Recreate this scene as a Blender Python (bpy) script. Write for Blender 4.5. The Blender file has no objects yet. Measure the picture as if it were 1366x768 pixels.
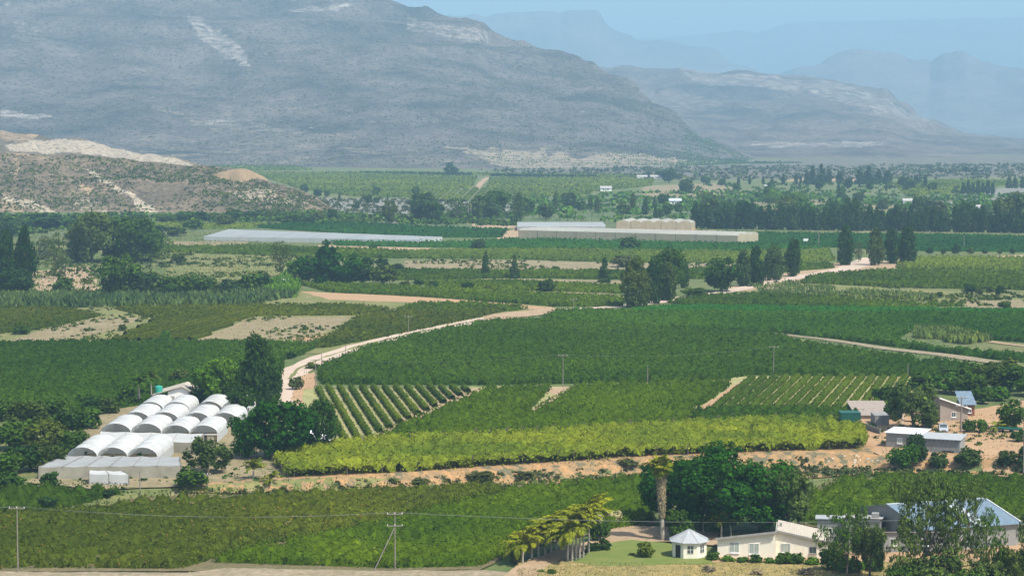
import bpy, math, random
import numpy as np
from mathutils import Vector, geometry

# ------------------------------------------------------------ camera, sky, sun
R = math.radians
PW, PH, FPX, HZ, CAMZ = 1366, 768, 3000.0, 166.0, 58.0
PITCH = math.atan((PH / 2 - HZ) / FPX)
scn = bpy.context.scene
col = scn.collection
cam_d = bpy.data.cameras.new('camera')
cam_d.sensor_width = 36.0
cam_d.lens = FPX * 36.0 / PW
cam_d.clip_start = 1.0
cam_d.clip_end = 80000.0
cam = bpy.data.objects.new('camera', cam_d)
cam.location = (0, 0, CAMZ)
cam.rotation_euler = (math.pi / 2 - PITCH, 0, 0)
col.objects.link(cam)
scn.camera = cam

SUN_EL, SUN_AZ = R(56), R(132)          # azimuth clockwise from +Y (view direction)
wd = bpy.data.worlds.new('World')
scn.world = wd
wd.use_nodes = True
nt = wd.node_tree
sky = nt.nodes.new('ShaderNodeTexSky')
sky.sky_type = 'NISHITA'
sky.sun_disc = False
sky.sun_elevation = SUN_EL
sky.sun_rotation = SUN_AZ
sky.air_density = 1.0
sky.dust_density = 2.0
sky.ozone_density = 1.5
nt.nodes['Background'].inputs['Strength'].default_value = 0.15
nt.links.new(sky.outputs[0], nt.nodes['Background'].inputs[0])
sl = bpy.data.lights.new('sun', 'SUN')
sl.energy = 4.9
sl.angle = R(0.53)
sl.color = (1.0, 0.95, 0.87)
so = bpy.data.objects.new('sun', sl)
sd = Vector((math.sin(SUN_AZ) * math.cos(SUN_EL), math.cos(SUN_AZ) * math.cos(SUN_EL), math.sin(SUN_EL)))
so.rotation_euler = sd.to_track_quat('Z', 'Y').to_euler()
so.location = (200, -100, 900)
col.objects.link(so)
scn.view_settings.view_transform = 'Standard'
scn.view_settings.look = 'None'
scn.view_settings.exposure = 0.5
scn.view_settings.gamma = 1.0
scn.cycles.use_denoising = True
scn.cycles.max_bounces = 5
scn.cycles.diffuse_bounces = 2
scn.cycles.transmission_bounces = 2
scn.cycles.volume_bounces = 0
scn.cycles.transparent_max_bounces = 6

# ------------------------------------------------------------ small helpers
RNG = np.random.default_rng(7)
random.seed(7)

def _h(ix, iy, seed):
    n = (ix.astype(np.int64) * 374761393 + iy.astype(np.int64) * 668265263 + seed * 1442695041) & 0xffffffff
    n = ((n ^ (n >> 13)) * 1274126177) & 0xffffffff
    return ((n ^ (n >> 16)) & 0xffff) / 65535.0

def vnoise(x, y, seed=0):
    x = np.asarray(x, float); y = np.asarray(y, float)
    ix, iy = np.floor(x), np.floor(y)
    fx, fy = x - ix, y - iy
    fx = fx * fx * (3 - 2 * fx); fy = fy * fy * (3 - 2 * fy)
    a, b = _h(ix, iy, seed), _h(ix + 1, iy, seed)
    c, d = _h(ix, iy + 1, seed), _h(ix + 1, iy + 1, seed)
    return (a + (b - a) * fx) * (1 - fy) + (c + (d - c) * fx) * fy

def fbm(x, y, seed=0, oct=4):
    s, a, t = 0.0, 0.5, 0.0
    for k in range(oct):
        s = s + a * vnoise(x * 2 ** k + 17.3 * k, y * 2 ** k - 9.1 * k, seed + k)
        t += a; a *= 0.5
    return s / t

def raydir(px, py):
    px = np.asarray(px, float); py = np.asarray(py, float)
    a, b = (px - PW / 2) / FPX, (PH / 2 - py) / FPX
    c, s = math.cos(PITCH), math.sin(PITCH)
    return np.stack([a, c + b * s + 0 * a, -s + b * c + 0 * a], -1)

def plane_pt(px, py, z=0.0):
    d = raydir(px, py)
    t = (z - CAMZ) / d[..., 2]
    return d[..., :2] * t[..., None]

BANK = np.array([(-300, 672), (0, 662), (130, 655), (250, 650), (380, 640), (560, 631), (700, 621), (860, 610), (1040, 603),
                 (1160, 602), (1280, 606), (1366, 612), (1700, 618)], float)
BW = plane_pt(BANK[:, 0], BANK[:, 1])
DROP, BWID = 2.4, 5.0

def tz(x, y):
    d = np.interp(x, BW[:, 0], BW[:, 1]) + 1.2 * (vnoise(np.asarray(x) * .12, np.asarray(x) * 0, 5) - .5) - y
    t = np.clip(d / BWID, 0, 1)
    return -DROP * t * t * (3 - 2 * t)

def at(px, py):
    """pixel -> first point of the terrain on that line of sight (arrays in, (n,3) out)"""
    d = raydir(px, py)
    lo = np.full(d.shape[:-1], 50.0); hi = (-CAMZ - 5) / np.minimum(d[..., 2], -1e-3)
    for _ in range(40):
        m = (lo + hi) / 2
        g = CAMZ + d[..., 2] * m - tz(d[..., 0] * m, d[..., 1] * m)
        up = g > 0
        lo = np.where(up, m, lo); hi = np.where(up, hi, m)
    p = d * hi[..., None]
    p[..., 2] = tz(p[..., 0], p[..., 1])
    return p

def A(px, py):
    return Vector(at(np.array(px), np.array(py)).tolist())

def sc(p):
    return FPX / max(1.0, p[1])           # photo pixels per metre at that depth

def wpoly(pts):
    a = np.array(pts, float)
    return at(a[:, 0], a[:, 1])[:, :2]

def inpoly(x, y, poly):
    r = np.zeros(np.shape(x), bool)
    j = len(poly) - 1
    for i in range(len(poly)):
        xi, yi = poly[i]; xj, yj = poly[j]
        if yi != yj:
            c = ((yi > y) != (yj > y)) & (x < (xj - xi) * (y - yi) / (yj - yi) + xi)
            r ^= c
        j = i
    return r

def ragged(poly, amp, step, seed=0):
    out = []
    n = len(poly)
    for i in range(n):
        p, q = np.array(poly[i]), np.array(poly[(i + 1) % n])
        L = np.linalg.norm(q - p)
        k = max(1, int(L / step))
        nr = np.array([-(q - p)[1], (q - p)[0]]) / max(L, 1e-6)
        for t in range(k):
            b = p + (q - p) * t / k
            f = (fbm(b[0] / step / 2.5, b[1] / step / 2.5, seed + 3, 3) - .5) * 2 * amp
            out.append(b + nr * f)
    return np.array(out)

def mk(name, verts, faces, attr=None, flat=False):
    """mesh from arrays; faces = one array or a list of arrays (n,3)/(n,4); attr = {name: per-face floats}"""
    me = bpy.data.meshes.new(name)
    if not isinstance(faces, list):
        faces = [faces]
    faces = [np.asarray(f, np.int32) for f in faces if len(f)]
    verts = np.asarray(verts, np.float32).reshape(-1, 3)
    nl = sum(f.size for f in faces); npol = sum(len(f) for f in faces)
    me.vertices.add(len(verts)); me.vertices.foreach_set('co', verts.ravel())
    me.loops.add(nl); me.loops.foreach_set('vertex_index', np.concatenate([f.ravel() for f in faces]))
    me.polygons.add(npol)
    st, o = [], 0
    for f in faces:
        st.append(o + np.arange(len(f)) * f.shape[1]); o += f.size
    me.polygons.foreach_set('loop_start', np.concatenate(st).astype(np.int32))
    me.update(calc_edges=True)
    for k, v in (attr or {}).items():
        v = np.asarray(v, np.float32)
        me.attributes.new(k, 'FLOAT', 'FACE' if len(v) == npol else 'POINT').data.foreach_set('value', v)
    if flat:
        me.shade_flat()
    return me

def obj(name, me, mat, parent=None, **tags):
    o = bpy.data.objects.new(name, me)
    col.objects.link(o)
    if mat is not None:
        if len(me.materials) == 0:
            me.materials.append(mat)
        else:
            o.material_slots[0].link = 'OBJECT'
            o.material_slots[0].material = mat
    o.parent = parent
    tag(o, **tags)
    return o

def tag(o, label=None, cat=None, group=None, kind=None):
    if label: o['label'] = label
    if cat: o['category'] = cat
    if group: o['group'] = group
    if kind: o['kind'] = kind
    return o

def empty(name, loc, rz=0.0, label=None, cat=None, group=None):
    o = bpy.data.objects.new(name, None)
    o.empty_display_size = 0.3
    col.objects.link(o)
    o.location = loc
    o.rotation_euler = (0, 0, rz)
    return tag(o, label, cat, group)

# ------------------------------------------------------------ materials
MATS = {}

def _new(name):
    m = bpy.data.materials.new(name)
    m.use_nodes = True
    n = m.node_tree
    for x in list(n.nodes):
        n.nodes.remove(x)
    out = n.nodes.new('ShaderNodeOutputMaterial')
    return m, n, out

def _ramp(n, stops, src):
    r = n.nodes.new('ShaderNodeValToRGB')
    e = r.color_ramp.elements
    while len(e) < len(stops):
        e.new(0.5)
    for k, (p, c) in enumerate(stops):
        e[k].position = p
        e[k].color = (*c, 1)
    n.links.new(src, r.inputs[0])
    return r.outputs[0]

def _noise(n, scale, detail=4, rough=.55, vec=None, stretch=None):
    if vec is None:
        vec = n.nodes.new('ShaderNodeNewGeometry').outputs['Position']
    if stretch:
        mp = n.nodes.new('ShaderNodeMapping')
        mp.inputs['Scale'].default_value = stretch[:3]
        if len(stretch) > 3:
            mp.inputs['Rotation'].default_value = (0, 0, stretch[3])
        n.links.new(vec, mp.inputs[0]); vec = mp.outputs[0]
    t = n.nodes.new('ShaderNodeTexNoise')
    t.inputs['Scale'].default_value = scale
    t.inputs['Detail'].default_value = detail
    t.inputs['Roughness'].default_value = rough
    n.links.new(vec, t.inputs['Vector'])
    return t.outputs[0]

def _mix(n, fac, a, b, mode='MIX'):
    x = n.nodes.new('ShaderNodeMix')
    x.data_type = 'RGBA'; x.blend_type = mode
    if isinstance(fac, (int, float)): x.inputs[0].default_value = fac
    else: n.links.new(fac, x.inputs[0])
    for k, v in ((6, a), (7, b)):
        if isinstance(v, tuple): x.inputs[k].default_value = (*v, 1)
        else: n.links.new(v, x.inputs[k])
    return x.outputs[2]

def m_ground(name, c1, c2, c3=None, scale=0.15, fine=2.0, rough=.95, speck=None, stretch=None, bump=0.3):
    """large patches c1<->c2, a finer mottling to c3, optional sparse specks (colour, threshold, scale)"""
    m, n, out = _new(name)
    c3 = c3 or tuple(v * .7 for v in c1)
    base = _ramp(n, [(.36, c1), (.64, c2)], _noise(n, scale, 5, .6, stretch=stretch))
    f2 = _ramp(n, [(.40, (0, 0, 0)), (.72, (1, 1, 1))], _noise(n, fine, 4, .65))
    c = _mix(n, f2, base, c3)
    if speck:
        s = _ramp(n, [(speck[1], (0, 0, 0)), (speck[1] + .06, (1, 1, 1))], _noise(n, speck[2], 3, .6))
        c = _mix(n, s, c, speck[0])
    b = n.nodes.new('ShaderNodeBsdfPrincipled')
    b.inputs['Roughness'].default_value = rough
    b.inputs['Specular IOR Level'].default_value = 0.1
    n.links.new(c, b.inputs['Base Color'])
    if bump:
        bp = n.nodes.new('ShaderNodeBump')
        bp.inputs['Strength'].default_value = bump
        bp.inputs['Distance'].default_value = 0.3 / max(fine, .05) * .5
        n.links.new(_noise(n, fine * 1.3, 4, .7), bp.inputs['Height'])
        n.links.new(bp.outputs[0], b.inputs['Normal'])
    n.links.new(b.outputs[0], out.inputs[0])
    MATS[name] = m
    return m

def m_leaf(name, c, spread=.5, trans=.16, warm=(1.25, 1.1, .75), patch=.02, dry=None):
    """foliage: per-leaf tint from the attribute 'rnd', slow patches over the ground, per-tree shift"""
    m, n, out = _new(name)
    at_ = n.nodes.new('ShaderNodeAttribute'); at_.attribute_name = 'rnd'
    lo = tuple(v * (1 - spread) for v in c)
    hi = tuple(min(1, v * (1 + spread * .8) * w) for v, w in zip(c, warm))
    stops = [(0, lo), (.55, c), (.93, hi)]
    stops.append((1.0, dry if dry else tuple(v * 1.0 for v in hi)))
    cc = _ramp(n, stops, at_.outputs['Fac'])
    pt = _ramp(n, [(.33, (.60, .70, .72)), (.67, (1.28, 1.16, .95))], _noise(n, patch, 4, .6))
    cc = _mix(n, 1.0, cc, pt, 'MULTIPLY')
    oi = n.nodes.new('ShaderNodeObjectInfo')
    orr = _ramp(n, [(0, (.80, .84, .9)), (1, (1.16, 1.1, .95))], oi.outputs['Random'])
    cc = _mix(n, 1.0, cc, orr, 'MULTIPLY')
    d = n.nodes.new('ShaderNodeBsdfDiffuse'); t = n.nodes.new('ShaderNodeBsdfTranslucent')
    n.links.new(cc, d.inputs[0]); n.links.new(cc, t.inputs[0])
    mx = n.nodes.new('ShaderNodeMixShader'); mx.inputs[0].default_value = trans
    n.links.new(d.outputs[0], mx.inputs[1]); n.links.new(t.outputs[0], mx.inputs[2])
    n.links.new(mx.outputs[0], out.inputs[0])
    MATS[name] = m
    return m

def m_plain(name, c, rough=.7, metal=0.0, var=.15, scale=1.5, wave=None, spec=.3, alpha=None, bump=.1):
    """built surfaces: base colour with blotchy weathering; wave=(axis, period m) gives corrugation"""
    m, n, out = _new(name)
    tc = n.nodes.new('ShaderNodeTexCoord').outputs['Object']
    v = _ramp(n, [(.3, tuple(x * (1 - var) for x in c)), (.7, tuple(min(1, x * (1 + var)) for x in c))], _noise(n, scale, 5, .65, tc))
    st = _ramp(n, [(.55, (1, 1, 1)), (.8, (.72, .66, .58))], _noise(n, .6, 4, .6, tc, (1.5, 1.5, .35)))
    v = _mix(n, var * 2.5 if var < .4 else 1.0, v, _mix(n, 1.0, v, st, 'MULTIPLY'))
    b = n.nodes.new('ShaderNodeBsdfPrincipled')
    b.inputs['Roughness'].default_value = rough
    b.inputs['Metallic'].default_value = metal
    b.inputs['Specular IOR Level'].default_value = spec
    n.links.new(v, b.inputs['Base Color'])
    hsrc = _noise(n, scale * 6, 3, .6, tc)
    dist = .02
    if wave:
        w = n.nodes.new('ShaderNodeTexWave')
        w.wave_type = 'BANDS'; w.bands_direction = wave[0]
        w.inputs['Scale'].default_value = 2 * math.pi / wave[1] / 20
        n.links.new(tc, w.inputs[0]); hsrc = w.outputs['Fac']; dist = .04; bump = .5
    bp = n.nodes.new('ShaderNodeBump'); bp.inputs['Strength'].default_value = bump; bp.inputs['Distance'].default_value = dist
    n.links.new(hsrc, bp.inputs['Height']); n.links.new(bp.outputs[0], b.inputs['Normal'])
    sh = b.outputs[0]
    if alpha is not None:                                      # woven shade net: part of the light passes the weave
        tr = n.nodes.new('ShaderNodeBsdfTransparent')
        tl = n.nodes.new('ShaderNodeBsdfTranslucent'); n.links.new(v, tl.inputs[0])
        m1 = n.nodes.new('ShaderNodeMixShader'); m1.inputs[0].default_value = .35
        n.links.new(sh, m1.inputs[1]); n.links.new(tl.outputs[0], m1.inputs[2])
        m2 = n.nodes.new('ShaderNodeMixShader'); m2.inputs[0].default_value = alpha
        n.links.new(tr.outputs[0], m2.inputs[1]); n.links.new(m1.outputs[0], m2.inputs[2])
        sh = m2.outputs[0]
    n.links.new(sh, out.inputs[0])
    MATS[name] = m
    return m

def m_mountain(name, base, dark, pale, tan, fs, spk=1.0):
    """scrub slope: base<->dark mottling, bush specks, pale rock and tan grass where the mesh attributes say so"""
    m, n, out = _new(name)
    c = _ramp(n, [(.35, dark), (.65, base)], _noise(n, fs * .12, 6, .65))
    def att(nm):
        a = n.nodes.new('ShaderNodeAttribute'); a.attribute_name = nm
        return a.outputs['Fac']
    def gate(a, nz, lo, hi):
        x = n.nodes.new('ShaderNodeMath'); x.operation = 'ADD'
        n.links.new(a, x.inputs[0]); n.links.new(nz, x.inputs[1])
        return _ramp(n, [(lo, (0, 0, 0)), (hi, (1, 1, 1))], x.outputs[0])
    c = _mix(n, gate(att('tan'), _noise(n, fs * .3, 5, .7, stretch=(1, 2.5, 1)), .78, 1.0), c, tan)
    c = _mix(n, gate(att('pale'), _noise(n, fs * 1.0, 5, .75), .72, .95), c, pale)
    sp = _ramp(n, [(.53, (0, 0, 0)), (.60, (1, 1, 1))], _noise(n, fs * 2.0, 3, .7))
    mu = n.nodes.new('ShaderNodeMath'); mu.operation = 'MULTIPLY'; mu.inputs[1].default_value = spk
    n.links.new(sp, mu.inputs[0])
    c = _mix(n, mu.outputs[0], c, tuple(v * .45 for v in dark))
    rk = _ramp(n, [(.63, (0, 0, 0)), (.69, (1, 1, 1))], _noise(n, fs * 1.5, 4, .75))
    c = _mix(n, rk, c, tuple(v * .8 for v in pale))
    b = n.nodes.new('ShaderNodeBsdfDiffuse')
    n.links.new(c, b.inputs[0])
    bp = n.nodes.new('ShaderNodeBump'); bp.inputs['Strength'].default_value = .8; bp.inputs['Distance'].default_value = 2.5 / fs * .1
    n.links.new(_noise(n, fs * .9, 6, .7), bp.inputs['Height']); n.links.new(bp.outputs[0], b.inputs['Normal'])
    n.links.new(b.outputs[0], out.inputs[0])
    MATS[name] = m
    return m

m_ground('valley', (.18, .17, .07), (.095, .135, .04), (.05, .085, .025), .025, .35, speck=((.34, .27, .16), .62, .05))
m_ground('dirt', (.40, .29, .185), (.33, .235, .14), (.28, .20, .12), .15, .8, speck=((.14, .14, .06), .64, .45))
m_ground('orange_dirt', (.42, .275, .15), (.36, .225, .12), (.30, .20, .12), .15, 1.2, speck=((.17, .15, .08), .68, .5))
m_ground('road', (.50, .40, .31), (.42, .32, .24), (.46, .36, .27), .08, 2.0)
m_ground('track', (.33, .26, .18), (.25, .20, .13), (.16, .15, .08), .25, 1.0)
m_ground('tan_field', (.30, .235, .14), (.23, .185, .105), (.17, .15, .075), .09, .8, speck=((.10, .12, .045), .60, .3))
m_ground('dry_grass', (.23, .205, .08), (.15, .165, .055), (.10, .12, .04), .08, .8, speck=((.33, .25, .14), .63, .2))
m_ground('lawn', (.11, .165, .03), (.16, .19, .045), (.14, .15, .05), .3, 2.0)
m_ground('ochre_grass', (.34, .255, .10), (.24, .195, .075), (.15, .14, .05), .25, 1.2, speck=((.42, .28, .15), .62, .3))
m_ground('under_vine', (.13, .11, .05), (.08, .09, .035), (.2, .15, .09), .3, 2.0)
m_ground('stripe_soil', (.40, .33, .16), (.26, .27, .11), (.2, .2, .08), .2, 1.6)
m_ground('grey_soil', (.24, .22, .19), (.19, .185, .15), (.15, .16, .12), .05, 1.0)
m_ground('bright_crop', (.05, .17, .03), (.065, .20, .035), (.05, .14, .03), .05, 1.2)
m_ground('green_scrub', (.09, .13, .05), (.14, .15, .07), (.07, .1, .04), .03, .6)
m_ground('bank', (.40, .23, .10), (.30, .195, .10), (.19, .145, .08), .35, .7, speck=((.13, .12, .07), .54, .5), bump=1.0)
m_ground('plain', (.17, .145, .10), (.115, .11, .08), (.08, .085, .06), .012, .15, speck=((.28, .225, .15), .60, .02))
m_ground('heap', (.31, .22, .12), (.26, .18, .10), (.18, .135, .08), .1, .5)
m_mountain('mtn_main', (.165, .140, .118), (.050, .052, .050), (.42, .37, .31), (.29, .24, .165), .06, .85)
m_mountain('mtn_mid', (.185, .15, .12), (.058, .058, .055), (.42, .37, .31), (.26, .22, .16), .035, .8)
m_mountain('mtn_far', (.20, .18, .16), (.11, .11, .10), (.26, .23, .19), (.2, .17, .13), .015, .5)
m_mountain('hill', (.215, .165, .108), (.105, .088, .060), (.42, .35, .25), (.34, .245, .15), .16, .9)

m_leaf('vine_row', (.085, .135, .014), .55, patch=.03)
m_leaf('vine_dark', (0.044, 0.096, 0.008), .65, patch=.012)
m_leaf('vine_deep', (0.038, 0.096, 0.009), .6, patch=.012)
m_leaf('vine_olive', (0.068, 0.096, 0.011), .6, patch=.02, dry=(.22, .13, .06))
m_leaf('vine_bright', (0.059, 0.109, 0.006), .6, patch=.03)
m_leaf('vine_mid', (0.063, 0.113, 0.009), .65, patch=.02)
m_leaf('vine_yellow', (0.158, 0.208, 0.020), .5, warm=(1.12, 1.08, .9), patch=.05)
m_leaf('vine_far', (0.109, 0.162, 0.022), .5, patch=.006)
m_leaf('vine_fardk', (0.026, 0.095, 0.016), .4, patch=.006)
m_leaf('crop', (0.035, 0.145, 0.014), .35, patch=.01)
m_leaf('t_dark', (0.032, 0.078, 0.017), .55)
m_leaf('t_ficus', (0.025, 0.097, 0.010), .55)
m_leaf('t_mid', (0.058, 0.124, 0.018), .55)
m_leaf('t_olive', (0.076, 0.115, 0.023), .5)
m_leaf('t_bright', (0.086, 0.193, 0.019), .5)
m_leaf('t_gum', (0.079, 0.129, 0.033), .55, warm=(1.2, 1.1, .85))
m_leaf('t_blue', (0.047, 0.097, 0.030), .5)
m_leaf('t_grey', (0.083, 0.110, 0.044), .5)
m_leaf('t_yellow', (0.130, 0.175, 0.019), .5)
m_leaf('palm', (.175, .215, .02), .65, warm=(1.35, 1.15, .7))
m_leaf('palm_dead', (.30, .26, .19), .4, trans=.1)
m_leaf('reed', (0.097, 0.152, 0.047), .45)
m_leaf('straw', (.27, .235, .11), .45)
m_leaf('flower', (.42, .42, .30), .4)
m_plain('bark', (.12, .095, .07), .9, var=.3)
m_plain('bark_pale', (.34, .30, .24), .9, var=.3)
m_plain('wood_pole', (.22, .19, .16), .9, var=.25)
m_plain('wire', (.22, .22, .22), .5)
m_plain('porcelain', (.7, .72, .7), .3)
m_plain('wall_cream', (.78, .73, .58), .85, var=.06)
m_plain('wall_white', (.80, .79, .75), .85, var=.07)
m_plain('wall_grey', (.245, .24, .22), .9, var=.15)
m_plain('wall_pink', (.29, .24, .195), .9, var=.15)
m_plain('wall_brick', (.20, .085, .055), .9, var=.25)
m_plain('roof_grey', (.38, .36, .33), .7, var=.15, wave=('X', .3))
m_plain('roof_beige', (.42, .37, .29), .75, var=.15, wave=('X', .3))
m_plain('roof_blue', (.14, .195, .24), .75, var=.2, wave=('X', .45))
m_plain('roof_pale', (.42, .46, .48), .7, var=.08, wave=('X', .45))
m_plain('roof_white', (.75, .76, .75), .5, var=.06, wave=('X', .3))
m_plain('roof_slate', (.33, .345, .345), .85, var=.12, wave=('X', .3))
m_plain('trim', (.30, .28, .25), .7)
m_plain('trim_white', (.75, .74, .70), .6)
m_plain('glass', (.05, .07, .07), .08, spec=.6, var=.05)
m_plain('blind', (.34, .38, .32), .6, var=.1, wave=('X', .25))
m_plain('dark', (.03, .03, .03), .8)
m_plain('plastic_film', (.72, .73, .69), .5, var=.16, scale=.4, alpha=.93)
m_plain('net_cream', (.50, .49, .42), .85, var=.12, scale=.1, alpha=.92)
m_plain('net_white', (.66, .67, .64), .8, var=.08, scale=.3, alpha=.9)
m_plain('net_grey', (.46, .48, .47), .8, var=.12, scale=.4, alpha=.88)
m_plain('net_beige', (.58, .52, .36), .85, var=.14, scale=.5, alpha=.9)
m_plain('net_khaki', (.36, .34, .26), .85, var=.2, scale=.5, alpha=.85)
m_plain('net_blue', (.42, .45, .44), .8, var=.08, scale=.1, alpha=.95)
m_plain('steel', (.45, .45, .44), .5, metal=.6)
m_plain('tank_green', (.03, .33, .24), .4)
m_plain('green_sheet', (.012, .085, .06), .5, var=.1)
m_plain('car_silver', (.50, .52, .53), .3, metal=.4, var=.03)
m_plain('rubber', (.02, .02, .02), .8)
m_plain('lamp_glass', (.8, .8, .78), .1)
m_plain('red', (.45, .05, .03), .6)
m_plain('stone', (.42, .38, .32), .95, var=.3)

# ------------------------------------------------------------ terrain
def axis(dense_lo, dense_hi, step, far_lo, far_hi, grow=1.25):
    v = list(np.arange(dense_lo, dense_hi + .01, step))
    s = step; x = v[-1]
    while x < far_hi:
        s *= grow; x = min(far_hi, x + s); v.append(x)
    s = step; x = v[0]
    while x > far_lo:
        s *= grow; x = max(far_lo, x - s); v.insert(0, x)
    return np.array(v)

gx = axis(-260, 260, 7, -15000, 15000)
gy = axis(300, 430, 1.0, 60, 21000)
X, Y = np.meshgrid(gx, gy)
V = np.stack([X, Y, tz(X, Y)], -1).reshape(-1, 3)
nx, ny = len(gx), len(gy)
idx = np.arange(nx * ny).reshape(ny, nx)
Q = np.stack([idx[:-1, :-1], idx[:-1, 1:], idx[1:, 1:], idx[1:, :-1]], -1).reshape(-1, 4)
obj('ground', mk('ground', V, Q), MATS['valley'], label='valley floor of dry grass and green scrub', cat='ground', kind='structure')

def project(P):
    c, s = math.cos(PITCH), math.sin(PITCH)
    z = P[..., 2] - CAMZ
    dep = P[..., 1] * c - z * s
    up = P[..., 1] * s + z * c
    return PW / 2 + FPX * P[..., 0] / dep, PH / 2 - FPX * up / dep

def pxmask(px, py, polys, soft=6.0):
    m = np.zeros(px.shape)
    for po, w in polys:
        po = np.array(po, float)
        jx = px + (fbm(px / 22, py / 14, 4) - .5) * 4 * soft
        jy = py + (fbm(px / 22 + 9, py / 14, 8) - .5) * 2 * soft
        m = np.maximum(m, inpoly(jx, jy, po) * w)
    return m

def mountain(name, label, cat, foot, crest, mat, nxn, nvn, rough, seed, prof=1.5, pale=(), tan=(), gully=160., terr=None, cliff=.5,
             back=.55, shrubs=0, shrub_size=2.0, paleb=.0):
    foot = np.array(foot, float); crest = np.array(crest, float)
    t = np.linspace(0, 1, nxn)
    fx = np.interp(t, np.linspace(0, 1, len(foot)), foot[:, 0])
    ft = (fx - fx[0]) / (fx[-1] - fx[0])
    fp = raydir(fx, np.full(nxn, HZ)) * np.interp(fx, foot[:, 0], foot[:, 2])[:, None]
    cxp = crest[0, 0] + ft * (crest[-1, 0] - crest[0, 0])
    cy = np.interp(cxp, crest[:, 0], crest[:, 1]); cd = np.interp(cxp, crest[:, 0], crest[:, 2])
    sil = (fbm(cxp / 26, cxp * 0 + seed, seed, 5) - .5) * 2
    cp = raydir(cxp, cy) * cd[:, None]; cp[:, 2] += CAMZ
    hc = cp[:, 2]
    v = np.concatenate([np.linspace(0, 1, nvn), np.linspace(1.04, 1 + back, max(6, nvn // 8))])
    T, Vv = np.meshgrid(np.arange(nxn), v)
    xy = fp[None, :, :2] * (1 - Vv)[..., None] + cp[None, :, :2] * Vv[..., None]
    x, y = xy[..., 0], xy[..., 1]
    Vc = np.clip(Vv, 0, 1)
    p = Vc ** prof
    z = hc[None, :] * p
    z = np.where(Vv > 1, hc[None, :] * np.clip(1 - (Vv - 1) / back, 0, 1) ** .8 - 4 * (Vv > 1 + back - .01), z)
    s = cp[None, :, 0] * 1.0 + 0 * z
    gl = np.abs(fbm(s / gully, Vv * 2.2, seed + 1, 5) - .5) * 2
    env = np.clip(Vv * 3, 0, 1) * (1 - .75 * np.clip((Vv - .8) * 5, 0, 1))
    z = z + rough * env * (gl - .35 + 1.2 * (fbm(x / gully * .8, y / gully * .8, seed + 2, 6) - .5))
    z = z + rough * .25 * np.clip(Vv * 2, 0, 1) * (fbm(x / gully * 5, y / gully * 5, seed + 9, 3) - .5)
    z = z + (np.clip(1 - np.abs(Vv - 1) * 6, 0, 1) * sil[None, :] * rough * .35)
    if terr:
        per, amt = terr
        k = np.clip((Vv - .35) * 3, 0, 1) * np.clip((fbm(x / 700, y / 700, seed + 5, 3) - .25) * 3, 0, 1)
        z = z + k * amt * per / (2 * math.pi) * np.sin(2 * math.pi * z / per)
    z = np.where(Vv <= 0, -3.0, np.maximum(z, -3.0))
    P = np.stack([x, y, z], -1)
    px, py = project(P)
    pa = np.maximum(pxmask(px, py, pale), paleb * np.ones(px.shape))
    if terr:                                                    # rock shows on the risers of the ledges
        slope = np.abs(np.gradient(z, axis=0)) / (np.hypot(np.gradient(x, axis=0), np.gradient(y, axis=0)) + 1e-3)
        pa = np.maximum(pa, np.clip((slope - cliff) * 1.6, 0, .42))
    ta = pxmask(px, py, tan, 9.0)
    n2 = len(v)
    idx = np.arange(nxn * n2).reshape(n2, nxn)
    Q = np.stack([idx[:-1, :-1], idx[:-1, 1:], idx[1:, 1:], idx[1:, :-1]], -1).reshape(-1, 4)
    o = obj(name, mk(name, P.reshape(-1, 3), Q, {'pale': pa.ravel(), 'tan': ta.ravel()}), MATS[mat], label=label, cat=cat, kind='structure')
    if shrubs:
        rg = np.random.default_rng(seed)
        fi = rg.uniform(.02, .98, shrubs) * (nvn - 2); fj = rg.uniform(0, nxn - 2, shrubs)
        i0, j0 = fi.astype(int), fj.astype(int); a, b = (fi - i0)[:, None], (fj - j0)[:, None]
        S = (P[i0, j0] * (1 - a) + P[i0 + 1, j0] * a) * (1 - b) + (P[i0, j0 + 1] * (1 - a) + P[i0 + 1, j0 + 1] * a) * b
        keep = fbm(S[:, 0] / 60, S[:, 1] / 60, seed + 6, 3) > rg.uniform(.22, .5, len(S))
        S = S[keep]
        return o, S
    return o, None

def cards(P, N, size, asp=.62, rg=RNG, droop=None):
    """leaf-shaped diamonds at P facing N"""
    n = len(P)
    N = N / (np.linalg.norm(N, axis=1, keepdims=True) + 1e-9)
    t = rg.normal(size=(n, 3))
    if droop is not None:
        t = t * .4 + np.array(droop)
    t = t - N * np.sum(t * N, 1, keepdims=True)
    t /= np.linalg.norm(t, axis=1, keepdims=True) + 1e-9
    b = np.cross(N, t)
    s = np.broadcast_to(np.asarray(size, float), (n,))[:, None]
    V = np.stack([P + t * s * .5, P + b * s * .5 * asp, P - t * s * .5, P - b * s * .5 * asp], 1).reshape(-1, 3)
    F = np.arange(4 * n).reshape(n, 4)
    return V, F

def shrub_cards(S, size, seed, k=5):
    rg = np.random.default_rng(seed)
    n = len(S)
    sz = size * rg.uniform(.5, 1.3, n)
    P = np.repeat(S, k, 0); sz = np.repeat(sz, k)
    off = rg.normal(size=(len(P), 3)) * np.array([.28, .28, .18]) * sz[:, None]
    off[:, 2] = np.abs(off[:, 2]) + .12 * sz
    N = rg.normal(size=(len(P), 3)) + off / sz[:, None] * 2 + np.array([0, 0, .5])
    V, F = cards(P + off, N, sz * .62, .8, rg)
    return V, F, np.clip(rg.normal(.45, .22, len(P)), 0, 1)

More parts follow.
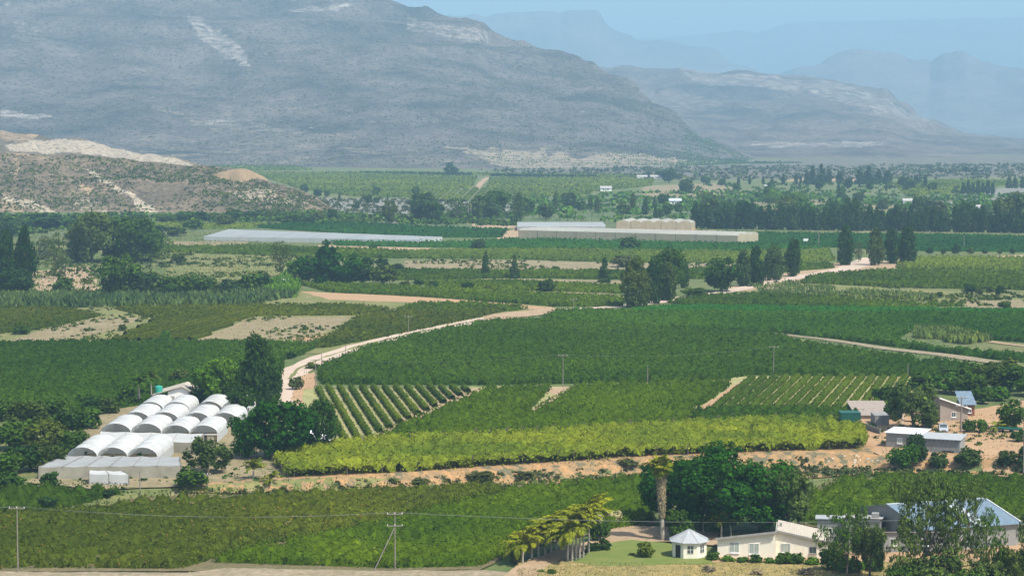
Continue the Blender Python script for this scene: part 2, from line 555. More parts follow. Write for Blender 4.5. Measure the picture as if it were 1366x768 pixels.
mm, S = mountain('mountain', 'long scrub covered mountain flank sloping down from the upper left', 'mountain',
    [(-260, 0, 3080), (300, 0, 3080), (640, 0, 2930), (900, 0, 3120), (1010, 0, 3300), (1070, 0, 3400)],
    [(-260, -125, 5600), (0, -92, 5500), (200, -68, 5400), (400, -28, 5200), (510, 0, 5000), (560, 11, 4950), (640, 24, 4900), (652, 40, 4850),
     (700, 52, 4800), (730, 62, 4750), (790, 83, 4600), (850, 118, 4400), (900, 155, 4200), (950, 188, 4000), (1010, 213, 3750), (1090, 221, 3600)],
    'mtn_main', 390, 205, 25, 11, 1.35, gully=230., terr=(62., .75), cliff=.42,
    pale=[([(243, 22), (270, 20), (315, 55), (340, 85), (325, 90), (290, 72), (262, 48)], .31),
          ([(0, 0), (40, 5), (70, 60), (40, 70), (0, 30)], .22), ([(600, 28), (652, 40), (650, 60), (540, 40), (540, 25)], .28),
          ([(590, 62), (700, 70), (760, 85), (720, 100), (600, 80)], .2), ([(0, 148), (60, 152), (90, 160), (0, 158)], .35),
          ([(240, 160), (330, 158), (420, 178), (300, 172)], .25), ([(370, 12), (450, 10), (460, 18), (380, 16)], .3)],
    tan=[([(600, 197), (680, 200), (760, 208), (860, 205), (940, 215), (975, 222), (900, 233), (700, 226), (640, 215)], .50),
         ([(180, 140), (260, 145), (420, 175), (560, 200), (520, 215), (330, 190), (240, 160)], .27),
         ([(150, 185), (560, 196), (700, 196), (1010, 218), (1010, 230), (150, 230)], .26), ([(200, 95), (320, 125), (420, 150), (300, 140)], .16),
         ([(450, 100), (640, 165), (760, 190), (600, 180), (460, 130)], .14)],
    shrubs=30000)
V_, F_, r_ = shrub_cards(S, 3.6, 3, 2)
obj('scrub', mk('scrub', V_, F_, {'rnd': r_}), MATS['t_mid'], label='dark scrub dotted over the long mountain flank', cat='scrub', kind='stuff')
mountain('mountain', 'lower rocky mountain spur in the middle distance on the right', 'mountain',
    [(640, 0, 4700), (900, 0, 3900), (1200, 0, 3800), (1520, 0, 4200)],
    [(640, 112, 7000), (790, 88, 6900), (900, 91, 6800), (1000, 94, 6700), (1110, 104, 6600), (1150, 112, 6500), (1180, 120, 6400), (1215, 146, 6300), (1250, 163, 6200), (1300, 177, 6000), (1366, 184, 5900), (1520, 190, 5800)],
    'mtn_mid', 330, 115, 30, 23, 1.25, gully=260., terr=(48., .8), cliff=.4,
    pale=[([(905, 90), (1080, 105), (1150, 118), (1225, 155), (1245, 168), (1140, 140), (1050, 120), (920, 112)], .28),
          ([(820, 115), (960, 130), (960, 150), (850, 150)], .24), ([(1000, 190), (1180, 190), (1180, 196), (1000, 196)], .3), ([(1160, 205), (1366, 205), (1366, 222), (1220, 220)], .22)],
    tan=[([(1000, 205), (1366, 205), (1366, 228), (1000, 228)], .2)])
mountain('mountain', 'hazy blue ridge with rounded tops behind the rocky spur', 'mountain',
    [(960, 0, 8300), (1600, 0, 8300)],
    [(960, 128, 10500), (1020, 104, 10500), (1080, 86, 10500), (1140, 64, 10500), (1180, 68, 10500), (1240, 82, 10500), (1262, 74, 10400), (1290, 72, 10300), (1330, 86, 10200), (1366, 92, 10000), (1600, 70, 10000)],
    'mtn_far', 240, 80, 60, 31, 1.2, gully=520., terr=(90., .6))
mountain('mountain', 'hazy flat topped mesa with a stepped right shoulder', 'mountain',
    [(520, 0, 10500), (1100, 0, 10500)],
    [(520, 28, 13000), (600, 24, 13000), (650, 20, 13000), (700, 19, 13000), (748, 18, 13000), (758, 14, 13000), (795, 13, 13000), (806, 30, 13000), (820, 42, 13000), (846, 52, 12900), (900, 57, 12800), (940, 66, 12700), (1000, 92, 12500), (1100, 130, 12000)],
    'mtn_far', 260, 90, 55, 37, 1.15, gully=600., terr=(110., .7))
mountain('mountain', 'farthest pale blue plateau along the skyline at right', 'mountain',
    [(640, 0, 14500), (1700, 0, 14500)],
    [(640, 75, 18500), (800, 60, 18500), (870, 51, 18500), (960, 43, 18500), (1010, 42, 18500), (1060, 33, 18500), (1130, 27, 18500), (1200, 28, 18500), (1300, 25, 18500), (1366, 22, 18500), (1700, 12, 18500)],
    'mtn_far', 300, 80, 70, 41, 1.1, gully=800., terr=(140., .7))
mountain('hill', 'pale eroded ridge of white sand behind the brown hill', 'hill',
    [(-200, 0, 1950), (330, 0, 2050)],
    [(-200, 172, 2400), (0, 177, 2400), (40, 176, 2400), (70, 184, 2400), (110, 184, 2400), (150, 196, 2400), (200, 206, 2350), (250, 216, 2300), (330, 226, 2250)],
    'hill', 200, 60, 9, 51, 1.1, gully=60.,
    pale=[([(5, 196), (50, 186), (120, 188), (250, 214), (262, 224), (180, 216), (90, 205), (10, 204)], .45)], tan=[([(-50, 170), (60, 176), (40, 190), (-50, 190)], .4)])
hh, S = mountain('hill', 'brown rocky hill with pale gullies at the left edge', 'hill',
    [(-240, 0, 1500), (460, 0, 1470)],
    [(-240, 200, 1720), (0, 205, 1720), (60, 204, 1720), (110, 207, 1720), (160, 212, 1700), (230, 218, 1680), (290, 223, 1660), (330, 232, 1640), (370, 243, 1600), (410, 258, 1560), (435, 272, 1530), (460, 284, 1510)],
    'hill', 260, 72, 7, 61, .9, gully=45., paleb=.10,
    pale=[([(0, 257), (20, 262), (80, 284), (60, 286), (0, 264)], .5), ([(118, 226), (130, 228), (175, 258), (215, 283), (190, 283), (160, 256)], .5),
          ([(95, 262), (140, 265), (145, 283), (100, 280)], .32), ([(300, 255), (350, 250), (420, 275), (330, 272)], .34), ([(200, 245), (290, 255), (380, 280), (260, 270)], .2)],
    tan=[([(0, 262), (30, 270), (40, 284), (0, 284)], .45), ([(100, 245), (130, 252), (120, 264)], .5), ([(150, 225), (300, 225), (330, 250), (200, 262)], .22), ([(0, 204), (70, 208), (60, 214), (0, 212)], .4), ([(12, 212), (18, 216), (24, 236), (14, 230)], .45)],
    shrubs=9000)
V_, F_, r_ = shrub_cards(S, 2.2, 5, 4)
obj('scrub', mk('scrub', V_, F_, {'rnd': r_}), MATS['t_olive'], label='low dark scrub dotted over the brown rocky hill', cat='scrub', kind='stuff')
# orange spoil heap on the hill's shoulder
k = np.linspace(0, 2 * math.pi, 40, endpoint=False)
hp = raydir(312., 231.) * 1630.; hz = CAMZ + hp[2] - 2.0
rings = []
for j, (rr, zz) in enumerate([(26, -6), (19, -.5), (12, 2.6), (7, 4.3), (3, 5.2), (.3, 5.3)]):
    q = rr * (1 + .5 * (fbm(np.cos(k) * 2 + j * .3, np.sin(k) * 2, 77, 3) - .5) * 2)
    rings.append(np.stack([hp[0] + q * np.cos(k) + j * 1.1, hp[1] + q * .7 * np.sin(k), np.full(40, hz + zz)], -1))
V = np.concatenate(rings); F = []
for j in range(5):
    for i in range(40):
        F.append((j * 40 + i, j * 40 + (i + 1) % 40, (j + 1) * 40 + (i + 1) % 40, (j + 1) * 40 + i))
obj('spoil_heap', mk('spoil_heap', V, np.array(F)), MATS['heap'], label='orange heap of soil on the end of the brown rocky hill', cat='soil heap', kind='structure')

# ------------------------------------------------------------ flat pieces of land
SHEET_N = [0]

def sheet(name, pts, mat, label, amp=None, world=None, cat='ground'):
    po = np.array(world) if world is not None else wpoly(pts)
    D = np.mean(po[:, 1])
    st = D / 220.0
    po = ragged(po, st * .45 if amp is None else amp, st, SHEET_N[0])
    SHEET_N[0] += 1
    off = .010 + SHEET_N[0] * .005
    pts2 = [Vector(p) for p in po]
    n = len(pts2)
    inner = []
    dmin = np.interp(po[:, 0], BW[:, 0], BW[:, 1]) - po[:, 1]
    if dmin.max() > -2 and dmin.min() < BWID + 2:
        x0, y0 = po.min(0); x1, y1 = po.max(0)
        XX, YY = np.meshgrid(np.arange(x0, x1, 3.0), np.arange(y0, y1, .8))
        XX = XX + RNG.uniform(-.6, .6, XX.shape)
        k = inpoly(XX, YY, po)
        inner = [Vector((a, b)) for a, b in zip(XX[k], YY[k])]
    v, e, f, *_ = geometry.delaunay_2d_cdt(pts2 + inner, [(i, (i + 1) % n) for i in range(n)], [], 1, 1e-4)
    v = np.array([tuple(p) for p in v])
    V = np.stack([v[:, 0], v[:, 1], tz(v[:, 0], v[:, 1]) + off], -1)
    f3 = np.array([x for x in f if len(x) == 3])
    return obj(name, mk(name, V, f3), MATS[mat], label=label, cat=cat, kind='structure')

def ribbon(name, pts, w0, w1, mat, label, ws=None):
    """track along ground pixels, width in metres"""
    P = wpoly(pts)
    d = np.gradient(P, axis=0); d /= np.linalg.norm(d, axis=1, keepdims=True)
    nrm = np.stack([-d[:, 1], d[:, 0]], -1)
    w = np.array(ws) if ws else np.linspace(w0, w1, len(P))
    L = P + nrm * w[:, None] / 2; Rr = P - nrm * w[:, None] / 2
    return sheet(name, None, mat, label, world=np.concatenate([L, Rr[::-1]]), amp=.3 + P[:, 1].mean() / 1500, cat='track')

# far fields and scrub
sheet('scrubland', [(0, 286), (300, 284), (560, 266), (700, 262), (900, 256), (1366, 262), (1366, 300), (900, 306), (690, 302), (400, 304), (0, 320)], 'green_scrub', 'belt of green scrub across the middle of the valley')
sheet('scrubland', [(350, 268), (440, 264), (560, 266), (680, 272), (760, 280), (640, 296), (520, 298), (440, 286)], 'grey_soil', 'grey brown scrubland between the far vineyard and dark crop strip')
sheet('scrubland', [(640, 226), (900, 221), (1000, 214), (1366, 207), (1480, 207), (1480, 236), (900, 240), (700, 232)], 'plain', 'dry plain at the foot of the mountains')
sheet('bare_field', [(860, 248), (960, 244), (1000, 258), (930, 266), (850, 262)], 'tan_field', 'bare sandy patch beside the far white farm')
sheet('bare_field', [(1010, 262), (1090, 256), (1110, 272), (1060, 284), (990, 284)], 'tan_field', 'bare pinkish field among trees right of centre')
sheet('bare_field', [(1150, 272), (1230, 266), (1330, 282), (1240, 292), (1140, 286)], 'tan_field', 'sandy clearing behind the long windbreak')
sheet('ploughed_field', [(1180, 272), (1260, 262), (1366, 247), (1420, 245), (1420, 272), (1300, 276), (1220, 280)], 'grey_soil', 'grey ploughed slope near the right edge')
sheet('bare_field', [(1060, 238), (1180, 238), (1190, 241), (1050, 242)], 'orange_dirt', 'orange soil strip behind the far cypress group')
sheet('bare_field', [(620, 296), (680, 296), (690, 304), (640, 306)], 'dirt', 'sandy patch left of the long net tunnel')
sheet('bare_field', [(660, 318), (690, 303), (700, 322), (660, 322)], 'dirt', 'sandy ramp at the left end of the net tunnel')
sheet('farm_track', [(690, 306), (930, 305), (930, 309), (690, 309)], 'orange_dirt', 'reddish track between the two far net houses')
sheet('bare_field', [(540, 348), (690, 347), (830, 351), (1000, 352), (1000, 358), (820, 362), (690, 362), (540, 358)], 'tan_field', 'long tan strip between terraced green fields')
sheet('bare_field', [(420, 327), (580, 331), (560, 335), (440, 334)], 'dirt', 'pale sandy strip below the white net roof')
sheet('bare_field', [(220, 345), (400, 350), (380, 362), (230, 358)], 'dry_grass', 'dry yellow pasture behind the left trees')
sheet('bare_field', [(225, 322), (330, 322), (320, 330), (225, 330)], 'tan_field', 'bare strip left of the white net roof')
sheet('bare_field', [(40, 362), (120, 355), (135, 392), (50, 392)], 'dirt', 'eroded sandy bank between the left trees')
sheet('pasture', [(225, 335), (420, 335), (390, 395), (220, 395)], 'dry_grass', 'yellow green pasture around the left trees')
sheet('bare_field', [(690, 372), (830, 375), (830, 382), (700, 380)], 'tan_field', 'narrow tan strip above the middle vineyard')
sheet('bare_field', [(640, 383), (700, 380), (820, 392), (830, 398), (700, 392)], 'tan_field', 'tan earth strip with single round bush')
sheet('pasture', [(990, 378), (1110, 372), (1180, 385), (1366, 392), (1366, 412), (1200, 410), (1000, 394)], 'dry_grass', 'reedy dry pasture on the right')
sheet('bare_field', [(1290, 402), (1366, 400), (1366, 412), (1290, 412)], 'tan_field', 'tan bare patch at the right edge')
sheet('bare_field', [(1100, 352), (1230, 346), (1366, 340), (1366, 345), (1220, 354), (1120, 372), (1000, 388), (960, 392), (975, 382)], 'dirt', 'sandy verge along the road past the cypresses')
sheet('pasture', [(0, 392), (400, 390), (480, 396), (700, 408), (735, 414), (560, 442), (430, 472), (380, 470), (0, 462)], 'dry_grass', 'rough grass between the left fields')
sheet('bare_field', [(5, 458), (60, 440), (130, 424), (190, 424), (160, 438), (100, 454)], 'tan_field', 'pale fallow strip in the left fields')
sheet('bare_field', [(262, 455), (335, 424), (470, 423), (430, 447), (390, 453), (330, 456)], 'tan_field', 'tan stubble field beside the striped vines')
sheet('bare_field', [(385, 452), (440, 446), (480, 450), (440, 460)], 'orange_dirt', 'orange soil corner below the stubble field')
sheet('bare_field', [(400, 389), (490, 393), (590, 398), (735, 410), (735, 415), (690, 412), (560, 404), (440, 400)], 'orange_dirt', 'orange earth track above the left fields')
ribbon('dirt_road', [(380, 545), (384, 520), (386, 506), (398, 492), (430, 478), (480, 462), (560, 443), (640, 427), (700, 418), (760, 413), (830, 409), (880, 403), (905, 398), (960, 391), (1010, 381), (1070, 369), (1130, 359), (1152, 351), (1160, 344)],
       5, 8, 'road', 'winding pale dirt road through the middle of the valley', ws=[5, 6, 7, 7, 7, 7, 7, 7, 8, 6, 6, 7, 7, 6, 6, 7, 9, 12, 6])
ribbon('road_verge', [(386, 506), (398, 492), (430, 478), (480, 462), (560, 443), (640, 427), (700, 418)], .9, 1.1, 'dry_grass', 'weedy middle strip of the winding road')
sheet('bare_field', [(388, 532), (402, 503), (420, 496), (424, 514), (414, 520), (410, 560)], 'orange_dirt', 'orange verge at the road bend')
sheet('road_verge', [(640, 421), (735, 411), (760, 414), (740, 418), (650, 430)], 'dirt', 'light sandy pull-out beside the road')
ribbon('farm_track', [(1046, 447), (1110, 454), (1180, 465), (1260, 474), (1345, 486)], 3, 6, 'track', 'narrow track cutting diagonally across the right vineyard')
ribbon('farm_track', [(1320, 456), (1366, 462), (1420, 468)], 3, 3, 'dirt', 'short sandy track at the right edge')
ribbon('farm_track', [(636, 252), (642, 244), (650, 237)], 6, 6, 'dirt', 'pale track climbing through the far vineyard')
ribbon('farm_track', [(318, 230), (400, 229), (480, 229)], 4, 4, 'dirt', 'thin pale track along the top of the far vineyard')
# middle distance
sheet('vineyard_floor', [(405, 520), (660, 517), (770, 516), (1000, 503), (1270, 503), (1190, 552), (1130, 568), (480, 600), (400, 598)], 'stripe_soil', 'straw covered soil between the striped vine rows')
sheet('bare_field', [(590, 523), (655, 517), (640, 524), (500, 590), (480, 594)], 'dirt', 'sandy edge path beside the striped vine block', amp=.3)
sheet('bare_field', [(700, 519), (772, 516), (756, 526), (712, 552), (704, 551), (740, 526)], 'dirt', 'sandy wedge in the middle vineyard', amp=.3)
sheet('bare_field', [(975, 516), (1000, 505), (985, 520), (945, 546), (925, 549), (960, 528)], 'orange_dirt', 'sandy gap between two vine blocks', amp=.3)
# farmyard at right
sheet('farmyard', [(1140, 552), (1180, 545), (1260, 555), (1340, 540), (1400, 530), (1400, 640), (1250, 632), (1160, 603), (1150, 585)], 'orange_dirt', 'sandy farmyard around the sheds at right')
sheet('farmyard', [(1060, 604), (1160, 601), (1280, 606), (1366, 611), (1440, 614), (1440, 634), (1280, 634), (1180, 632), (1060, 640)], 'bank', 'stony bank below the sheds')
# tunnels site, left
sheet('farmyard', [(40, 645), (120, 560), (200, 530), (345, 525), (380, 600), (390, 640), (250, 650), (130, 654)], 'tan_field', 'trodden yard around the white tunnels')
sheet('bank', [(250, 648), (380, 636), (560, 626), (700, 616), (860, 604), (1060, 597), (1165, 594), (1165, 604), (1060, 641), (860, 640), (700, 647), (600, 650), (480, 654), (380, 658), (260, 658)], 'bank', 'eroded orange earth bank below the yellow green vineyard', amp=.4)
sheet('bank', [(240, 651), (330, 644), (460, 638), (520, 640), (480, 655), (330, 657), (250, 658)], 'dry_grass', 'grassy end of the earth bank', amp=.5)
# foreground
sheet('vineyard_floor', [(0, 690), (60, 686), (180, 667), (250, 659), (480, 656), (640, 650), (860, 641), (872, 700), (800, 712), (690, 735), (640, 762), (0, 764)], 'under_vine', 'dark soil below the foreground vineyard')
sheet('vineyard_floor', [(1060, 700), (1075, 660), (1110, 640), (1366, 640), (1440, 644), (1440, 700), (1200, 720)], 'under_vine', 'dark soil below the right foreground vineyard')
sheet('farm_track', [(-60, 763), (250, 766), (300, 759), (520, 763), (640, 762), (700, 766), (700, 800), (-60, 800)], 'track', 'dusty track along the bottom edge')
sheet('pasture', [(690, 752), (800, 750), (960, 752), (1440, 745), (1440, 800), (680, 800)], 'ochre_grass', 'ochre rough grass in front of the houses')
sheet('farmyard', [(790, 714), (820, 702), (876, 704), (960, 712), (960, 730), (890, 724), (840, 724), (800, 730)], 'dirt', 'sandy yard behind the lawn')
sheet('lawn', [(765, 752), (790, 738), (812, 726), (842, 722), (885, 726), (945, 738), (955, 754), (900, 755), (800, 757)], 'lawn', 'green lawn beside the round white house')
ribbon('driveway', [(690, 775), (708, 757), (735, 745), (768, 734), (800, 724), (832, 714)], 3, 4, 'dirt', 'sandy driveway between two rows of palms', ws=[5, 4, 3.5, 3.5, 3.5, 5])
sheet('farmyard', [(945, 740), (1200, 738), (1420, 720), (1420, 748), (1150, 752), (950, 752)], 'orange_dirt', 'earth strip in front of the long white house')

# ------------------------------------------------------------ vineyards
def basis(vp):
    d = np.array([(vp - PW / 2) / FPX, 1.0]); d /= np.linalg.norm(d)
    return d, np.array([d[1], -d[0]])

def leafset(x, y, ztop, thick, size, rg, up=1.0):
    n = len(x)
    z = ztop - rg.uniform(0, 1, n) ** 2 * thick + rg.normal(0, size * .18, n)
    N = rg.normal(size=(n, 3)) * .75 + np.array([0, -.12, up])
    return cards(np.stack([x, y, z], -1), N, size * rg.uniform(.65, 1.35, n), .7, rg)

CAN = [0]

def canopy(label, pts, vp, sp, h, mat, dens=.55, lpx=2.1, prof=.4, cellv=None, name='vineyard', open_under=False, cat='vineyard', hole=None, amp=None, thick=.5):
    """a closed vine canopy: ridged along its rows, with leaves over it"""
    CAN[0] += 1
    rg = np.random.default_rng(100 + CAN[0])
    po = wpoly(pts)
    D = po[:, 1].mean(); s = FPX / D
    po = ragged(po, .25 * sp if amp is None else amp, max(2 * sp, D / 150), CAN[0])
    d, nn = basis(vp)
    U, Vv = po @ nn, po @ d
    du = sp / 4 if s > 3 else sp / 2
    dv = cellv or max(.45, 2.6 / s)
    u = np.arange(math.floor(U.min() / du), math.ceil(U.max() / du) + 1) * du
    v = np.arange(Vv.min() - dv, Vv.max() + 2 * dv, dv)
    UU, VV = np.meshgrid(u, v)
    X = UU * nn[0] + VV * d[0]; Y = UU * nn[1] + VV * d[1]
    bs = max(1.1, 7.0 / s)
    def top(x, y):
        uu = x * nn[0] + y * nn[1]; vv = x * d[0] + y * d[1]
        row = np.abs(np.cos(math.pi * (uu + .35 * (vnoise(uu / sp * .5, vv / 4, 3) - .5)) / sp))
        f = (1 - prof) + prof * row ** .8
        f = f * (.62 + .76 * fbm(x / bs, y / bs, 9, 3)) * (.88 + .24 * fbm(x / 14, y / 14, 12, 2))
        f = f * (1 - .7 * np.clip((.40 - fbm(x / (bs * 2.2), y / (bs * 2.2), 21, 2)) * 9, 0, 1))
        return tz(x, y) + h * f
    Z = top(X, Y)
    cu, cv = (UU[:-1, :-1] + du / 2), (VV[:-1, :-1] + dv / 2)
    cx, cy = cu * nn[0] + cv * d[0], cu * nn[1] + cv * d[1]
    m = inpoly(cx, cy, po)
    inner = np.zeros(X.shape, int)
    for a in (slice(0, -1), slice(1, None)):
        for b in (slice(0, -1), slice(1, None)):
            inner[a, b] += m
    if not open_under:
        Z = np.where((inner > 0) & (inner < 4), tz(X, Y) + .12, Z)
    ids = np.arange(X.size).reshape(X.shape)
    Q = np.stack([ids[:-1, :-1], ids[:-1, 1:], ids[1:, 1:], ids[1:, :-1]], -1)[m]
    used, inv = np.unique(Q, return_inverse=True)
    V1 = np.stack([X, Y, Z - .12 * h], -1).reshape(-1, 3)[used]; F1 = inv.reshape(-1, 4)
    area = m.sum() * du * dv
    size = max(.2, 1.25 * lpx / s)
    n = int(area * dens / (size * size) * 1.12)
    if s < 3.2: n = int(n * .58)
    ci = rg.integers(0, max(1, len(Q)), n)
    mi = np.argwhere(m)
    ci = mi[ci]
    uu = u[ci[:, 1]] + rg.uniform(0, du, n); vv = v[ci[:, 0]] + rg.uniform(0, dv, n)
    x, y = uu * nn[0] + vv * d[0], uu * nn[1] + vv * d[1]
    V2, F2 = leafset(x, y, top(x, y), thick * h * .5, size, rg)
    r1 = np.clip(rg.normal(.3, .15, len(F1)), 0, 1); r2 = np.clip(rg.normal(.48, .27, n), 0, 1)
    # leaves hanging down the open edge
    Vs, Fs, rs = [V1, V2], [F1, F2 + len(V1)], [r1, r2]
    L = np.linalg.norm(np.roll(po, -1, 0) - po, axis=1)
    ne = int(L.sum() * h / (size * size) * .8)
    e = rg.choice(len(po), ne, p=L / L.sum()); t = rg.uniform(0, 1, ne)[:, None]
    ep = po[e] * (1 - t) + np.roll(po, -1, 0)[e] * t + rg.normal(0, .25, (ne, 2))
    if open_under:
        uu = ep @ nn
        hang = np.abs(np.cos(math.pi * uu / sp)) ** 1.5
        lo = h * (.42 - .36 * hang)
        zz = tz(ep[:, 0], ep[:, 1]) + lo + (h * .97 - lo) * rg.uniform(0, 1, ne) ** .7
    else:
        zz = tz(ep[:, 0], ep[:, 1]) + h * rg.uniform(.05, .95, ne)
    N = rg.normal(size=(ne, 3)) + np.array([0, -.9, .5])
    V3, F3 = cards(np.stack([ep[:, 0], ep[:, 1], zz], -1), N, size * rg.uniform(.7, 1.4, ne), .7, rg)
    k = sum(len(a) for a in Vs)
    Vs.append(V3); Fs.append(F3 + k); rs.append(np.clip(rg.normal(.45, .2, ne), 0, 1))
    me = mk(name, np.concatenate(Vs), np.concatenate(Fs), {'rnd': np.concatenate(rs)})
    return obj(name, me, MATS[mat], label=label, cat=cat, kind='stuff'), po, d, nn

ORD = ['first', 'second', 'third', 'fourth', 'fifth', 'sixth', 'seventh', 'eighth', 'ninth', 'tenth', 'eleventh', 'twelfth', 'thirteenth', 'fourteenth',
       'fifteenth', 'sixteenth', 'seventeenth', 'eighteenth', 'nineteenth', 'twentieth']
def nth(k):
    if k < 20: return ORD[k]
    t = {2: 'twenty', 3: 'thirty', 4: 'forty', 5: 'fifty', 6: 'sixty'}[(k + 1) // 10]
    return t[:-1] + 'ieth' if (k + 1) % 10 == 0 else t + '-' + ORD[(k + 1) % 10 - 1]

def rows(labelf, pts, vp, sp, h, w, mat, lpx=2.0, u_off=0.0, group=None, order=1):
    """every row of a striped block is a hedge of its own"""
    po = wpoly(pts); d, nn = basis(vp)
    U = po @ nn
    ks = [k for k in np.arange(U.min() + u_off, U.max(), sp)]
    segs = []
    for u0 in ks:
        v = np.arange((po @ d).min(), (po @ d).max(), .5)
        ok = inpoly(u0 * nn[0] + v * d[0], u0 * nn[1] + v * d[1], po)
        if ok.sum() > 6:
            segs.append((u0, v[ok].min(), v[ok].max()))
    segs = segs[::order]
    for k, (u0, v0, v1) in enumerate(segs):
        rg = np.random.default_rng(int(abs(u0) * 100) % 9999)
        v = np.arange(v0, v1, .5); nv = len(v)
        th = np.linspace(math.pi * 1.05, -.05 * math.pi, 8)
        wob = .8 + .5 * fbm(v / 1.6, v * 0 + u0, 4, 3)
        a = np.cos(th)[None, :] * w / 2 * wob[:, None] * (.85 + .3 * rg.uniform(size=(nv, 8))) + u0 + .15 * (fbm(v / 6, v * 0 + u0, 6, 2) - .5)[:, None]
        zz = np.maximum(0, np.sin(th))[None, :] ** .6 * h * wob[:, None] * (.9 + .2 * rg.uniform(size=(nv, 8)))
        x = a * nn[0] + v[:, None] * d[0]; y = a * nn[1] + v[:, None] * d[1]
        P = np.stack([x, y, zz + tz(x, y) - .03], -1)
        ids = np.arange(nv * 8).reshape(nv, 8)
        F1 = np.stack([ids[:-1, :-1], ids[1:, :-1], ids[1:, 1:], ids[:-1, 1:]], -1).reshape(-1, 4)
        V1 = P.reshape(-1, 3)
        D = V1[:, 1].mean(); size = max(.16, lpx * D / FPX)
        n = int((v1 - v0) * (w + 1.6 * h) / size ** 2 * .8)
        i = rg.integers(0, nv, n); j = rg.integers(0, 8, n)
        N = rg.normal(size=(n, 3)) * .8 + np.stack([np.cos(th)[j] * nn[0], np.cos(th)[j] * nn[1], np.sin(th)[j] + .3], -1)
        V2, F2 = cards(P[i, j] + rg.normal(0, .14, (n, 3)), N, size * rg.uniform(.6, 1.35, n), .7, rg)
        c = np.array([V1[:, 0].mean(), V1[:, 1].mean(), 0.0])
        me = mk('vine_row', np.concatenate([V1, V2]) - c, np.concatenate([F1, F2 + len(V1)]),
                {'rnd': np.concatenate([rg.uniform(.15, .45, len(F1)), np.clip(rg.normal(.48, .22, n), 0, 1)])})
        o = obj('vine_row', me, MATS[mat], label=labelf(k, len(segs)), cat='vine row', group=group)
        o.location = c

# far strips
canopy('pale green vineyard strip at the foot of the mountain', [(280, 221), (385, 221), (415, 227), (320, 228)], 683, 5, 2, 'vine_far', .5, 2.4)
canopy('wide light green vineyard in the far distance left of the track', [(335, 231), (480, 231), (636, 237), (628, 250), (600, 253), (560, 264), (470, 262), (400, 252)], 900, 4, 2.0, 'vine_far', .45, 2.4)
canopy('light green far vineyard right of the pale track', [(655, 238), (800, 238), (872, 240), (868, 248), (790, 256), (780, 262), (700, 262), (650, 252)], 900, 4, 2.0, 'vine_far', .45, 2.4)
canopy('thin green vineyard above the far dark hedge', [(480, 230), (860, 234), (870, 237), (640, 234), (480, 232)], 900, 4, 1.6, 'vine_far', .5, 2.4)
canopy('pale far green field behind the right hand trees', [(1190, 244), (1290, 240), (1366, 243), (1270, 258), (1210, 262)], 900, 4, 1.5, 'vine_far', .5, 2.4)
canopy('dark green crop strip behind the white net roof', [(395, 299), (500, 300), (676, 308), (668, 317), (596, 317), (470, 312), (340, 304)], 683, 3, 1.8, 'vine_fardk', .5, 2.4)
canopy('green pasture crop left of the white net roof', [(205, 297), (400, 298), (330, 305), (280, 306), (215, 304)], 683, 3, .8, 'vine_far', .5, 2.4)
canopy('dark green field in front of the long windbreak', [(935, 311), (1366, 316), (1440, 317), (1440, 337), (1230, 335), (1110, 330), (990, 328), (988, 318), (930, 313)], 683, 2.6, 1.6, 'vine_fardk', .5, 2.2)
canopy('dark strip of vines along the front of the net tunnel', [(440, 323), (600, 325), (690, 320), (985, 327), (1100, 331), (990, 336), (690, 332), (450, 328)], 683, 2.6, 1.8, 'vine_fardk', .5, 2.2)
canopy('yellowish green vineyard below the net tunnel', [(540, 337), (690, 334), (985, 337), (1105, 334), (1112, 348), (1040, 350), (830, 350), (690, 346), (545, 345)], 1400, 2.6, 1.7, 'vine_far', .5, 2.2)
canopy('dark green strip left of the tan terraces', [(210, 331), (340, 329), (540, 336), (540, 345), (420, 343), (200, 336)], 683, 2.6, 1.7, 'vine_mid', .5, 2.2)
canopy('green terrace of vines with two small conifers', [(500, 362), (690, 363), (830, 363), (940, 360), (1100, 352), (1112, 358), (960, 372), (830, 373), (690, 371), (530, 374)], 1400, 2.5, 1.7, 'vine_mid', .5, 2.1)
canopy('narrow green terrace above the middle vineyard', [(560, 378), (690, 377), (830, 384), (830, 392), (700, 388), (580, 384)], 1400, 2.5, 1.6, 'vine_mid', .5, 2.1)
canopy('long green vineyard strip in front of the dark trees', [(398, 379), (520, 384), (640, 390), (830, 399), (830, 409), (740, 409), (690, 405), (570, 397), (440, 390)], 1400, 2.5, 1.7, 'vine_mid', .5, 2.1)
canopy('yellow green vineyard right of the cypresses, upper strip', [(1225, 344), (1366, 346), (1440, 347), (1440, 352), (1366, 351), (1200, 351)], 1400, 2.5, 1.7, 'vine_far', .5, 2.1)
canopy('yellow green vineyard right of the cypresses, lower strip', [(1200, 353), (1366, 353), (1440, 354), (1440, 363), (1366, 362), (1195, 358)], 1400, 2.5, 1.7, 'vine_far', .5, 2.1)
canopy('dark green vineyard behind the reedy pasture', [(1080, 370), (1180, 362), (1366, 365), (1440, 366), (1440, 388), (1366, 387), (1180, 383), (1070, 378)], 1400, 2.5, 1.7, 'vine_mid', .5, 2.1)
canopy('green vineyard in front of the reedy pasture', [(890, 404), (940, 396), (1010, 394), (1200, 405), (1290, 409), (1200, 411), (905, 406)], 1400, 2.5, 1.5, 'vine_mid', .5, 2.1)
canopy('bright green crop strip across the right half', [(860, 411), (905, 407), (1366, 413), (1440, 414), (1440, 421), (1366, 420), (1000, 419), (800, 417)], 683, 2, .7, 'crop', .5, 2.0, name='crop_field', cat='crop field')
